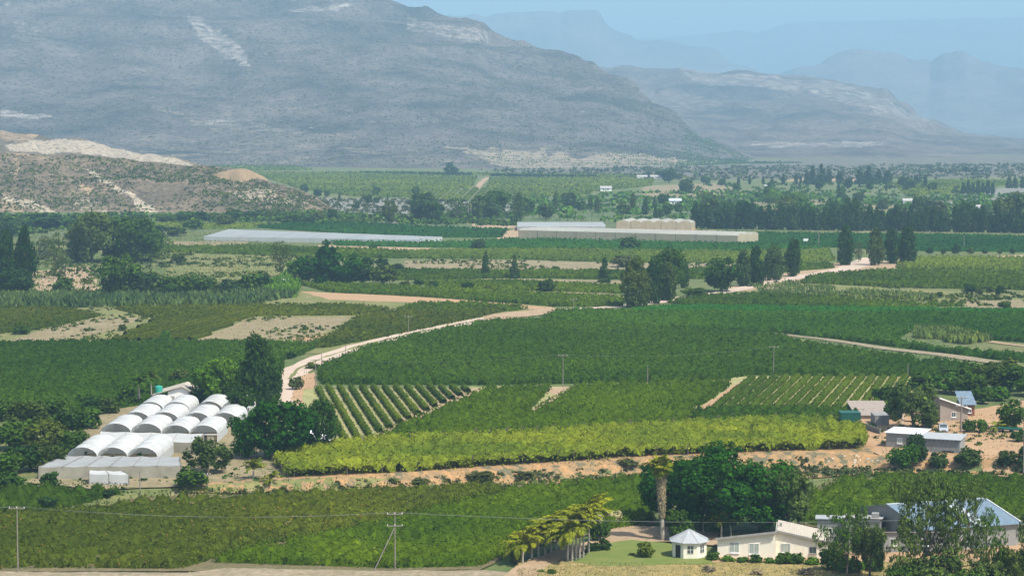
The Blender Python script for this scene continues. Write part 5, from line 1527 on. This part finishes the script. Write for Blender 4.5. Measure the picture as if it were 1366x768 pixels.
# big shed with a blue corrugated gable roof, seen from its corner
e, L = site('barn', 'big shed with a blue corrugated roof at the right edge', 'shed', (1232, 738), (1358, 729))
dp = 20.0; hw = 3.4
part('wall', e, boxm(0, L, 0, dp, -.15, hw), 'wall_grey')
g = joinm([hexa([(L - .1, 0, hw), (L, 0, hw), (L, dp, hw), (L - .1, dp, hw), (L - .1, dp / 2 - .01, hw + 1.9), (L, dp / 2 - .01, hw + 1.9), (L, dp / 2 + .01, hw + 1.9), (L - .1, dp / 2 + .01, hw + 1.9)]),
           hexa([(0, 0, hw), (.1, 0, hw), (.1, dp, hw), (0, dp, hw), (0, dp / 2 - .01, hw + 1.9), (.1, dp / 2 - .01, hw + 1.9), (.1, dp / 2 + .01, hw + 1.9), (0, dp / 2 + .01, hw + 1.9)])])
part('gable', e, g, 'wall_grey')
np_ = 9
for k in range(np_):
    xa, xb = -.4 + (L + .8) * k / np_ + .01, -.4 + (L + .8) * (k + 1) / np_ - .01
    m_ = 'roof_pale' if k in (5,) else 'roof_blue'
    part('roof_panel', e, slab([(xa, -.5, hw + .04), (xb, -.5, hw + .04), (xb, dp / 2, hw + 2.04 + .002 * k), (xa, dp / 2, hw + 2.04 + .002 * k)], .06), m_)
    part('roof_panel', e, slab([(xa, dp / 2, hw + 2.04 + .002 * k), (xb, dp / 2, hw + 2.04 + .002 * k), (xb, dp + .5, hw + .04), (xa, dp + .5, hw + .04)], .06), m_)
part('ridge_cap', e, boxm(-.45, L + .45, dp / 2 - .25, dp / 2 + .25, hw + 2.02, hw + 2.13), 'roof_pale')
part('verge_trim', e, hexa([(L + .38, -.55, hw - .1), (L + .52, -.55, hw - .1), (L + .52, dp / 2, hw + 1.9), (L + .38, dp / 2, hw + 1.9), (L + .38, -.55, hw + .18), (L + .52, -.55, hw + .18), (L + .52, dp / 2, hw + 2.2), (L + .38, dp / 2, hw + 2.2)]), 'trim_white')
part('door', e, boxm(L * .35, L * .62, -.06, .03, 0, 3.0), 'roof_slate')

# long grey shed at the farmyard
e, L = shed('shed', 'long grey shed with a white roof edge in the farmyard', (1182, 597), (1228, 600), 5.5, 2.75, 3.0, 'wall_grey', 'roof_white', windows=[(2.1, 2.9, 1.0, 1.9, 'blind')])
part('door', e, hexa([(-.04, .6, 0), (.03, .6, 0), (.03, 4.8, 0), (-.04, 4.8, 0), (-.04, .6, 2.4), (.03, .6, 2.4), (.03, 4.8, 2.4), (-.04, 4.8, 2.4)]), 'dark')
e, L = shed('shed', 'lower grey shed joined to the right of the white roofed one', (1229, 603), (1280, 606), 4.5, 2.5, 2.9, 'wall_grey', 'roof_slate')
for k in range(9):
    part('roof_bracket', e, boxm(.35 + k * (L - .7) / 8, .45 + k * (L - .7) / 8, -.16, .0, 2.1, 2.45), 'steel')
part('vent', e, boxm(L * .55, L * .85, -.06, .02, .15, .55), 'dark')
# brown house: clay gable wing and brick part with a blue roof
e, L = site('farmhouse', 'brown house with a sloping white edged roof behind the car', 'house', (1254, 563), (1291, 562))
part('wall', e, hexa([(0, 0, -.1), (L, 0, -.1), (L, 8, -.1), (0, 8, -.1), (0, 0, 4.6), (L, 0, 2.6), (L, 8, 2.6), (0, 8, 4.6)]), 'wall_pink')
rf = part('roof', e, slab([(-.4, -.5, 4.95), (L + .5, -.5, 2.62), (L + .5, 8.4, 2.62), (-.4, 8.4, 4.95)], .12), 'roof_grey')
part('fascia', rf, hexa([(-.4, -.58, 4.7), (L + .5, -.58, 2.37), (L + .5, -.51, 2.37), (-.4, -.51, 4.7), (-.4, -.58, 4.98), (L + .5, -.58, 2.65), (L + .5, -.51, 2.65), (-.4, -.51, 4.98)]), 'trim_white')
window(e, 2.4, 3.2, 1.0, 1.9, 0)
e, L = site('farmhouse', 'brick house with a small blue roof behind the power pole', 'house', (1284, 556), (1300, 556))
part('wall', e, boxm(0, L, 0, 6, -.1, 2.6), 'wall_brick')
part('roof', e, slab([(-.6, -.5, 2.55), (L + .3, -.5, 2.55), (L + .3, 5.2, 4.6), (-.6, 5.2, 4.6)], .1), 'roof_blue')
part('gable', e, hexa([(0, .1, 2.6), (.1, .1, 2.6), (.1, 5.1, 2.6), (0, 5.1, 2.6), (0, 5.0, 4.4), (.1, 5.0, 4.4), (.1, 5.1, 4.4), (0, 5.1, 4.4)]), 'wall_brick')
window(e, .9, 1.7, .9, 1.8, 0)
shed('shed', 'low shed with a pinkish clay roof beside the striped rows', (1143, 560), (1190, 560), 12, .9, 2.2, 'wall_pink', 'wall_pink')
shed('shed', 'small concrete shed right of the green container', (1167, 568), (1186, 568), 5, 1.9, 2.0, 'wall_grey', 'wall_grey', over=.05, door=(.3, 1.1, 1.7))
e, L = site('container', 'dark green sheeted container at the end of the yellow vines', 'container', (1122, 572), (1148, 572))
part('body', e, boxm(0, L, 0, 3.5, .7, 3.0), 'green_sheet')
part('top', e, boxm(-.05, L + .05, -.05, 3.55, 3.0, 3.12), 'green_sheet')
for k in range(4):
    part('leg', e, boxm(.1 + k * (L - .35) / 3, .25 + k * (L - .35) / 3, .1, 3.4, -.1, .7), 'wall_grey')
for k in range(6):
    part('rib', e, boxm(.2 + k * (L - .46) / 5, .26 + k * (L - .46) / 5, -.05, .0, .75, 2.95), 'green_sheet')
# concrete fence panels beside it
e, L = site('fence', 'short grey concrete panel fence right of the container', 'fence', (1150, 572), (1174, 580))
for k in range(6):
    part('panel', e, boxm(k * L / 6 + .02, (k + 1) * L / 6 - .1, -.04, .04, 0, 1.2 - .03 * (k % 2)), 'wall_grey')
for k in range(7):
    part('post', e, boxm(k * L / 6 - .07, k * L / 6 + .02, -.07, .07, -.1, 1.35), 'wall_grey')
e, L = site('trough', 'long low dark green cover at the right edge of the farmyard', 'cover', (1323, 577), (1362, 579))
part('cover', e, boxm(0, L, 0, 2.2, .7, .95), 'green_sheet')
for k in range(4):
    part('leg', e, boxm(.1 + k * (L - .3) / 3, .22 + k * (L - .3) / 3, .1, 2.1, -.05, .7), 'dark')

# small white house with beige roof and the tank tower, behind the tunnels
e, L = site('cottage', 'small white gabled house with beige roof behind the tunnels', 'house', (224, 541), (256, 541))
dp = 8.; hw = 2.9
part('wall', e, boxm(0, L, 0, dp, -.1, hw), 'wall_white')
part('gable', e, hexa([(0, 0, hw), (L, 0, hw), (L, .12, hw), (0, .12, hw), (L * .6 - .01, 0, hw + 1.1), (L * .6 + .01, 0, hw + 1.1), (L * .6 + .01, .12, hw + 1.1), (L * .6 - .01, .12, hw + 1.1)]), 'wall_white')
part('roof', e, slab([(-3.2, -.5, hw - .55), (L * .6, -.5, hw + 1.2), (L * .6, dp + .4, hw + 1.2), (-3.2, dp + .4, hw - .55)], .12), 'roof_beige')
part('roof', e, slab([(L * .6, -.5, hw + 1.2), (L + .6, -.5, hw - .1), (L + .6, dp + .4, hw - .1), (L * .6, dp + .4, hw + 1.2)], .12), 'roof_beige')
window(e, L * .62, L * .62 + .7, 1.2, 2.0, 0)
part('door', e, boxm(.5, 1.4, -.05, .03, 0, 2.0), 'trim')
p = A(212, 540)
e = empty('tank_tower', p, 0, 'white square tower carrying the green water tank', 'tower')
part('wall', e, boxm(-1, 1, -1, 1, -.1, 2.1), 'wall_white')
part('top_slab', e, boxm(-1.15, 1.15, -1.15, 1.15, 2.1, 2.25), 'wall_grey')
e = empty('water_tank', p + Vector((0, 0, 2.25)), 0, 'round turquoise green water tank on the white tower', 'water tank')
part('body', e, tube([(0, 0, 0), (0, 0, .5), (0, 0, 1.0), (0, 0, 1.55)], [.8, .82, .82, .8], 20), 'tank_green')
part('lid', e, tube([(0, 0, 1.55), (0, 0, 1.66), (0, 0, 1.8), (0, 0, 1.81)], [.84, .8, .4, .02], 20), 'tank_green')
for z in (.3, .7, 1.1):
    part('rib', e, tube([(0, 0, z), (0, 0, z + .08)], [.845, .845], 20), 'tank_green')

# ------------------------------------------------------------ plastic tunnels
def tunnels(label, px, py, bays, bw, depth, eave, rise, end_dark=True):
    """a house of arched bays; (px,py) is the ground below the left front corner"""
    p = A(px, py)
    e = empty('greenhouse', p, R(-1.0), label, 'greenhouse', 'white plastic tunnels on the left')
    th_ = np.linspace(0, math.pi, 13)
    for b in range(bays):
        x0 = b * bw + .04; x1 = (b + 1) * bw - .04; c = (x0 + x1) / 2; r = (x1 - x0) / 2
        arc = np.stack([c - r * np.cos(th_), eave + rise * np.sin(th_) ** .85], -1)
        ys = np.linspace(0, depth, 7)
        V = []
        for j, y in enumerate(ys):
            sag = 1 - .035 * (j % 2)
            for q in arc: V.append((q[0], y, eave + (q[1] - eave) * sag))
        V = np.array(V); m_ = 13
        ids = np.arange(7 * m_).reshape(7, m_)
        F = np.stack([ids[:-1, :-1], ids[:-1, 1:], ids[1:, 1:], ids[1:, :-1]], -1).reshape(-1, 4)
        rf = obj('roof_film', mk('roof_film', V, F), MATS['plastic_film'], e)
        for j in (0, 2, 4, 6):
            part('hoop', rf, tube([(q[0], ys[j], q[1] + .02) for q in arc], .045, 5), 'steel')
        # front end: net panel filling the lower part, open dark arch above
        zt = eave - .35
        k = np.linspace(.12, .88, 9); ax_ = x0 + (x1 - x0) * k
        top = np.minimum(zt, eave + rise * np.sin(np.arccos(np.clip((c - ax_) / r, -1, 1))) ** .85 - .05)
        V = np.array([(a, .08, .0) for a in ax_] + [(a, .08, t) for a, t in zip(ax_, top)])
        F = np.array([(i, i + 1, 10 + i, 9 + i) for i in range(8)])
        part('end_net', e, (V, F), 'net_beige')
        part('door', e, boxm(c - .55, c + .55, .0, .05, .05, eave + .25), 'dark')
        part('post', e, boxm(x0 - .05, x0 + .03, .0, .1, -.1, eave), 'trim_white')
    W = bays * bw
    part('post', e, boxm(W - .05, W + .03, 0, .1, -.1, eave), 'trim_white')
    part('gutter', e, boxm(-.1, W + .1, -.12, .0, eave - .12, eave + .02), 'trim_white')
    for x in (0, W):
        part('side_net', e, boxm(x - .02, x + .02, .1, depth, 0, eave), 'net_white')
    part('end_net', e, boxm(0, W, depth, depth + .03, 0, eave + .3), 'net_white')
    return e

tunnels('front tunnel house with three white arched bays', 90, 625, 3, 5.1, 16, 1.9, 1.75)
tunnels('left tunnel pair of the first rank behind the net strip', 134, 590, 2, 5.6, 13, 1.7, 1.8)
tunnels('right tunnel pair of the first rank behind the net strip', 216, 591, 2, 5.1, 13, 1.7, 1.6)
tunnels('left tunnel pair of the second rank', 163, 573, 2, 5.4, 13, 1.6, 1.8)
tunnels('right tunnel pair of the second rank', 244, 574, 2, 5.3, 13, 1.6, 1.8)
tunnels('left tunnel pair of the rear rank before the white house', 183, 558, 2, 5.2, 12, 1.6, 1.7)
tunnels('right tunnel pair of the rear rank', 262, 558, 2, 5.1, 12, 1.6, 1.8)

def nethouse(label, pts, h, roofm, wallm, slope=0., cat='shade net', posts=4.0, name='shade_net_house', front_lean=0.):
    """flat net roof over posts with net walls; pts = four ground pixels fl, fr, br, bl"""
    P = [A(*q) for q in pts]
    e = empty(name, P[0], 0, label, cat)
    Lc = [q - P[0] for q in P]
    fl, fr, br, bl = [np.array((q.x, q.y)) for q in Lc]
    nu = max(2, int(np.linalg.norm(fr - fl) / posts)); nv = max(2, int(np.linalg.norm(bl - fl) / posts))
    rg = np.random.default_rng(len(label))
    def pt(u, v):
        return (fl * (1 - u) + fr * u) * (1 - v) + (bl * (1 - u) + br * u) * v
    V, ids = [], np.arange((2 * nu + 1) * (2 * nv + 1)).reshape(2 * nv + 1, 2 * nu + 1)
    for j in range(2 * nv + 1):
        for i in range(2 * nu + 1):
            q = pt(i / 2 / nu, j / 2 / nv)
            sag = 0 if (i % 2 == 0 and j % 2 == 0) else -.10 - .08 * rg.uniform()
            V.append((q[0], q[1], h + sag))
    F = np.stack([ids[:-1, :-1], ids[:-1, 1:], ids[1:, 1:], ids[1:, :-1]], -1).reshape(-1, 4)
    obj('net_roof', mk('net_roof', V, F), MATS[roofm], e)
    for i in range(nu + 1):
        a3, b3 = pt(i / nu, 0), pt(i / nu, 1)
        part('roof_cable', e, tube([(*a3, h + .03), (*b3, h + .03)], [.04, .04], 4), 'wood_pole')
    cs = [fl, fr, br, bl]; cen = sum(cs) / 4
    for k in range(4):
        a, b = cs[k], cs[(k + 1) % 4]
        n = (nu, nv)[k % 2]
        out = (a + b) / 2 - cen; out /= np.linalg.norm(out)
        V = []
        for i in range(2 * n + 1):
            q = a + (b - a) * i / 2 / n + out * front_lean
            V.append((*q, 0.0))
        for i in range(2 * n + 1):
            q = a + (b - a) * i / 2 / n
            V.append((*q, h - (.02 if i % 2 == 0 else .12)))
        m_ = 2 * n + 1
        part('net_wall', e, (np.array(V), np.array([(i, i + 1, m_ + i + 1, m_ + i) for i in range(2 * n)])), wallm)
        if k in (0, 1, 3):
            for i in range(0, n + 1):
                q = a + (b - a) * i / n + out * .03
                part('post', e, boxm(q[0] - .05, q[0] + .05, q[1] - .05, q[1] + .05, 0, h + .05), 'wood_pole')
    return e

nethouse('grey shade net house in front of the white tunnels', [(52, 640), (241, 638), (240, 626), (88, 624)], 2.2, 'net_grey', 'net_khaki', posts=3.4, front_lean=.5)
nethouse('pale shade net strip between the tunnel ranks', [(132, 604), (262, 606), (272, 594), (134, 591)], 2.2, 'net_white', 'net_khaki', posts=4.0)
nethouse('small pale net tent in front of the grey shade net', [(119, 647), (172, 648), (162, 643), (120, 642)], 1.9, 'net_white', 'net_white', posts=3.)
# far net houses
nethouse('long flat white net roof in the left middle distance', [(272, 321), (560, 326), (590, 321.5), (305, 311)], 2.2, 'net_blue', 'net_white', posts=18.)

def far_tunnel(label, pa, pb, depth, eave, rise, bays, roofm, wallm, along=True, panel=10.):
    """long net tunnel house: round shouldered roof, panelled net walls"""
    e, L = site('net_tunnel_house', label, 'greenhouse', pa, pb)
    if along:                                               # bays run parallel to the front
        prof = []
        for b in range(bays):
            for t in np.linspace(0, 1, 9)[(0 if b == 0 else 1):]:
                prof.append(((b + t) * depth / bays, eave + rise * math.sin(math.pi * t) ** .7))
        xs_ = np.linspace(0, L, max(3, int(L / panel) + 1))
        V = [(x, y, z) for x in xs_ for (y, z) in prof]
        m_ = len(prof)
    else:
        prof = []
        for b in range(bays):
            for t in np.linspace(0, 1, 9)[(0 if b == 0 else 1):]:
                prof.append(((b + t) * L / bays, eave + rise * math.sin(math.pi * t) ** .7))
        ys_ = np.linspace(0, depth, 4); xs_ = ys_
        V = [(x, y, z) for y in ys_ for (x, z) in prof]
        m_ = len(prof)
    ids = np.arange(len(V)).reshape(len(xs_), m_)
    F = np.stack([ids[:-1, :-1], ids[:-1, 1:], ids[1:, 1:], ids[1:, :-1]], -1).reshape(-1, 4)
    obj('roof_film', mk('roof_film', V, F), MATS[roofm], e)
    n = max(2, int(L / panel))
    for k in range(n):
        part('net_panel', e, boxm(k * L / n + .05, (k + 1) * L / n - .05, -.05 - .03 * (k % 2), .02, 0, eave), wallm)
        part('post', e, boxm(k * L / n - .12, k * L / n + .12, -.18, .0, 0, eave + .1), 'wood_pole')
    for x in (0, L):
        part('side_net', e, boxm(x - .06, x + .06, 0, depth, 0, eave), wallm)
    part('back_net', e, boxm(0, L, depth, depth + .1, 0, eave), wallm)
    if along:
        for x in (.02, L - .02):
            V = [(x, y, eave) for (y, z) in prof] + [(x, y, z - .02) for (y, z) in prof]
            part('end_net', e, (np.array(V), np.array([(i, i + 1, m_ + i + 1, m_ + i) for i in range(m_ - 1)])), wallm)
    else:
        V = [(x, .0, eave) for (x, z) in prof] + [(x, .0, z - .02) for (x, z) in prof]
        part('end_net', e, (np.array(V), np.array([(i, i + 1, m_ + i + 1, m_ + i) for i in range(m_ - 1)])), wallm)
    return e

far_tunnel('long cream net tunnel house in the middle distance', (692, 319), (984, 327), 26, 4.6, .9, 3, 'net_cream', 'net_beige')
far_tunnel('low glassy net house behind the long net tunnel', (690, 308), (808, 308), 44, 2.4, .8, 4, 'net_blue', 'net_grey', panel=8.)
far_tunnel('six bay cream tunnel house with rounded roof humps', (822, 306), (922, 307), 30, 4.0, 1.1, 6, 'net_cream', 'net_beige', along=False, panel=8.)

# far white farm buildings
def tiny(label, px, py, wpx, hpx, wall='wall_white', roof='roof_grey'):
    a = A(px, py); s = sc(a); Lw = wpx / s; h = hpx / s
    e = empty('cottage', a, 0, label, 'house')
    part('wall', e, boxm(0, Lw, 0, 7, -.2, h), wall)
    part('roof', e, hexa([(-.5, -.5, h), (Lw + .5, -.5, h), (Lw + .5, 7.5, h), (-.5, 7.5, h), (-.2, 3.4, h + 1.8), (Lw + .2, 3.4, h + 1.8), (Lw + .2, 3.6, h + 1.8), (-.2, 3.6, h + 1.8)]), roof)
    for k in range(2):
        w = part('window', e, boxm(Lw * (.2 + .4 * k), Lw * (.35 + .4 * k), -.06, .0, h * .35, h * .75), 'glass')
    part('door', e, boxm(Lw * .42, Lw * .54, -.05, 0, 0, h * .75), 'trim')
tiny('white flat house on the far vineyard slope', 801, 255, 15, 4)
tiny('white cottage with pale roof among the far trees', 893, 273, 16, 5, roof='roof_pale')
tiny('white cottage between trees behind the windbreak', 1060, 270, 12, 4)
tiny('white house right of centre behind the windbreak', 1205, 273, 14, 5)
tiny('small white house near the right edge behind the windbreak', 1300, 281, 10, 4)
tiny('pale house above the far belt of trees', 1020, 252, 12, 3)
tiny('long white farm building on the far plain', 850, 238, 40, 2.2)
tiny('small white house half hidden beside the large spreading tree', 414, 598, 22, 9, roof='roof_white')
# white vehicle by the dark group, sign board in the field
a = A(384, 380)
e = empty('delivery_van', a, 0, 'small white van parked beside the dark tree group', 'van')
part('body', e, boxm(-2.2, 1.2, -.9, .9, .35, 2.1), 'trim_white'); part('cab', e, hexa([(1.2, -.9, .35), (2.4, -.9, .35), (2.4, .9, .35), (1.2, .9, .35), (1.2, -.85, 2.0), (1.6, -.85, 1.9), (1.6, .85, 1.9), (1.2, .85, 2.0)]), 'trim_white')
part('windscreen', e, slab([(1.66, -.8, 1.8), (2.05, -.8, 1.2), (2.05, .8, 1.2), (1.66, .8, 1.8)], .04), 'glass')
for (x, y) in ((-1.4, -.85), (1.5, -.85), (-1.4, .85), (1.5, .85)):
    part('wheel', e, tube([(x, y - .1, .36), (x, y + .1, .36)], [.36, .36], 14), 'rubber')
a = A(1075, 326)
e = empty('sign_board', a, 0, 'small white board standing in the dark green field', 'sign')
part('board', e, boxm(-1.2, 1.2, -.05, .05, 1.6, 2.8), 'trim_white')
for x in (-.9, .9): part('post', e, boxm(x - .06, x + .06, .06, .16, -.1, 2.7), 'wood_pole')

# silver car in the farmyard, facing us
p = A(1259, 578)
e = empty('car', p, R(-8), 'silver car parked in front of the brown house', 'car')
def rings(secs):
    V, F = [], []
    for (y, w, z0, z1) in secs:
        V += [(-w, y, z0), (w, y, z0), (w * .98, y, z1), (-w * .98, y, z1)]
    for k in range(len(secs) - 1):
        a, b = 4 * k, 4 * k + 4
        F += [(a, a + 1, b + 1, b), (a + 1, a + 2, b + 2, b + 1), (a + 2, a + 3, b + 3, b + 2), (a + 3, a, b, b + 3)]
    n = 4 * len(secs)
    F += [(3, 2, 1, 0), (n - 4, n - 3, n - 2, n - 1)]
    return np.array(V, float), np.array(F)
part('body', e, rings([(0, .78, .35, .72), (.15, .88, .28, .86), (1.2, .92, .26, .98), (3.6, .92, .26, 1.02), (4.2, .88, .3, .98), (4.4, .8, .36, .8)]), 'car_silver')
part('cabin', e, rings([(1.15, .82, .96, .99), (1.75, .72, .96, 1.55), (3.2, .70, .96, 1.60), (4.1, .76, .96, 1.02)]), 'car_silver')
part('windscreen', e, slab([(-.68, 1.18, 1.03), (.68, 1.18, 1.03), (.60, 1.70, 1.54), (-.60, 1.70, 1.54)], .02), 'glass')
for s_ in (-1, 1):
    part('headlight', e, boxm(s_ * .62 - .16, s_ * .62 + .16, -.03, .06, .56, .72), 'lamp_glass')
    part('side_window', e, hexa([(s_ * .80, 1.9, 1.02), (s_ * .82, 1.9, 1.02), (s_ * .82, 3.6, 1.02), (s_ * .80, 3.6, 1.02), (s_ * .72, 2.0, 1.5), (s_ * .74, 2.0, 1.5), (s_ * .74, 3.2, 1.5), (s_ * .72, 3.2, 1.5)]), 'glass')
    for y in (.85, 3.5):
        part('wheel', e, tube([(s_ * .72, y, .32), (s_ * .92, y, .32)], [.32, .32], 16), 'rubber')
part('grille', e, boxm(-.4, .4, -.04, .02, .42, .6), 'dark')
part('bumper', e, boxm(-.84, .84, -.08, .1, .3, .42), 'trim')

# ------------------------------------------------------------ poles and wires
TOPS = {}
def pole(key, px, py, hpx, label, arms=1, stay=None, armw=1.1, mat='wood_pole', r=.09, hide_rot=0.):
    p = A(px, py); s = sc(p); H = hpx / s
    e = empty('power_pole', p, R(hide_rot), label, 'power pole')
    part('shaft', e, tube([(0, 0, -.2), (0, 0, H * .5), (0, 0, H)], [r * 1.2, r, r * .75], 8), mat)
    for k in range(arms):
        z = H - .25 - k * 1.6
        c = part('crossarm', e, boxm(-armw, armw, -.16, -.06, z - .06, z + .06), mat)
        for x in (-armw * .9, 0, armw * .9):
            part('insulator', c, tube([(x, -.11, z + .06), (x, -.11, z + .15), (x, -.11, z + .24)], [.05, .06, .03], 6), 'porcelain')
    if stay:
        q = A(*stay) - p
        part('stay_strut', e, tube([(0, 0, H - 2.0), (q.x, q.y, q.z)], [.07, .09], 6), mat)
    TOPS[key] = [p + Vector((x, -.11, H + .0)) for x in (-armw * .9, 0, armw * .9)]
    return e
pole('a', 24, 765, 92, 'power pole at the left edge of the foreground vineyard')
pole('b', 527, 761, 80, 'power pole with slanting strut in the foreground vineyard', 2, (498, 763))
pole('c', 421, 515, 37, 'power pole at the corner of the road bend')
pole('d', 751, 517, 45, 'tall power pole in front of the centre vineyard', 1)
pole('e', 1032, 500, 39, 'power pole with crossarm in the right of the centre vineyard', 1)
pole('f', 864, 511, 25, 'thin pole between the two tall vineyard poles', 0)
pole('g', 1211, 505, 20, 'thin pole above the right striped rows', 0)
pole('h', 545, 444, 23, 'pole beside the road in the left fields', 1)
pole('i', 765, 412, 14, 'short pole beside the road near the centre clump', 1)
pole('j', 461, 476, 17, 'thin pole along the left side of the road', 0)
pole('k', 429, 490, 20, 'thin pole behind the road bend pole', 0)
pole('l', 1282, 578, 50, 'dark power pole in the farmyard by the brown house', 2, mat='wood_pole', r=.16)
pole('m', 1204, 566, 24, 'pale lamp post in front of the pepper tree', 1, mat='porcelain', armw=.8)
pole('n', 401, 604, 28, 'pole with crossarm below the large spreading tree', 1, armw=.7)
pole('o', 1365, 640, 110, 'pole at the right edge above the stony bank', 1)
pole('p', 1092, 330, 22, 'thin pole in the dark green far field', 0, r=.15)
pole('q', 1286, 334, 20, 'thin pole in the far field near the small bushes', 0, r=.15)
pole('r', 948, 322, 15, 'pole at the front of the long net tunnel', 1, r=.2)
pole('s', 187, 660, 32, 'pole in front of the small pale net tent', 0)
pole('t', 277, 652, 22, 'short pole right of the shade net', 1, armw=.5)

def wire(label, a, b, sag, k=1, rad=.018):
    a, b = np.array(a), np.array(b)
    t = np.linspace(0, 1, 14)[:, None]
    P = a * (1 - t) + b * t; P[:, 2] -= (sag * 4 * t * (1 - t))[:, 0]
    V, F = tube(P, rad, 4)
    obj('power_line', mk('power_line', V, F), MATS['wire'], label=label, cat='wire', group='power lines')
for k, nm in enumerate(('near', 'middle', 'far')):
    wire(f'{nm} wire between the left edge pole and the strutted pole', TOPS['a'][k], TOPS['b'][k], 1.0, rad=.007)
    far_pt = TOPS['b'][k] + Vector((62, 6, -1.0))
    wire(f'{nm} wire running right from the strutted pole', TOPS['b'][k], far_pt + Vector((28, 0, -.4)), 1.2, rad=.007)
    wire(f'{nm} wire running left out of the picture', TOPS['a'][k], TOPS['a'][k] + Vector((-40, 0, 0)), .6, rad=.007)
wire('wire between the road bend pole and the tall vineyard pole', TOPS['c'][1], TOPS['d'][1], 1.2, rad=.009)
wire('wire between the two tall vineyard poles', TOPS['d'][1], TOPS['e'][1], 1.2, rad=.009)
wire('wire running right from the crossarm pole in the centre vineyard', TOPS['e'][1], TOPS['l'][1] + Vector((0, 0, .3)), 1.2, rad=.009)

# stones scattered on the bank and at the driveway
rgs = np.random.default_rng(64)
sm = []
for k in range(3):
    a = np.linspace(0, 6.283, 7, endpoint=False)
    V = np.concatenate([np.stack([np.cos(a), np.sin(a), 0 * a - .2], -1), np.stack([np.cos(a) * .75, np.sin(a) * .75, 0 * a + .5], -1) + rgs.normal(0, .1, (7, 3)), [[0, 0, .75]]])
    V[:7] += rgs.normal(0, .12, (7, 3))
    F4 = np.array([(i, (i + 1) % 7, 7 + (i + 1) % 7, 7 + i) for i in range(7)]); F3 = np.array([(7 + i, 7 + (i + 1) % 7, 14) for i in range(7)])
    me = mk('stone', V, [F4, F3], flat=True); me.materials.append(MATS['stone']); sm.append(me)
spots = [(x, y) for x, y in zip(rgs.uniform(1070, 1175, 34), rgs.uniform(606, 622, 34))] + [(x, 762 - (x - 685) * .22 + rgs.uniform(-1, 1)) for x in np.linspace(684, 716, 8)]
spots.sort(key=lambda q: q[0])
for k, (x, y) in enumerate(spots):
    q = A(x, y)
    o = obj('stone', sm[k % 3], MATS['stone'], label=f'{nth(k)} pale stone from the left along the mouth of the palm driveway' if x < 800 else f'{nth(k - 8)} grey stone from the left on the bank below the yellow vines', cat='stone', group='stones at the driveway' if x < 800 else 'stones on the bank')
    o.location = q; r = rgs.uniform(.16, .42); o.scale = (r * 1.3, r, r * .8); o.rotation_euler = (0, 0, rgs.uniform(0, 6))

# ------------------------------------------------------------ haze: the valley's blue summer air
hm, hn, hout = _new('haze')
pv = hn.nodes.new('ShaderNodeVolumePrincipled')
pv.inputs['Color'].default_value = (.46, .77, .98, 1)
pv.inputs['Density'].default_value = 1.4e-4
pv.inputs['Anisotropy'].default_value = 0.0
hn.links.new(pv.outputs[0], hout.inputs['Volume'])
x0, x1, y0, y1, z0, z1 = -15600, 15600, -120, 21600, -4.6, 1010
V = [(x, y, z) for z in (z0, z1) for y in (y0, y1) for x in (x0, x1)]
F = [(0, 2, 3, 1), (4, 5, 7, 6), (0, 1, 5, 4), (2, 6, 7, 3), (0, 4, 6, 2), (1, 3, 7, 5)]
obj('haze', mk('haze', V, np.array(F)), hm, label='thin blue haze filling the valley air', cat='haze', kind='stuff')
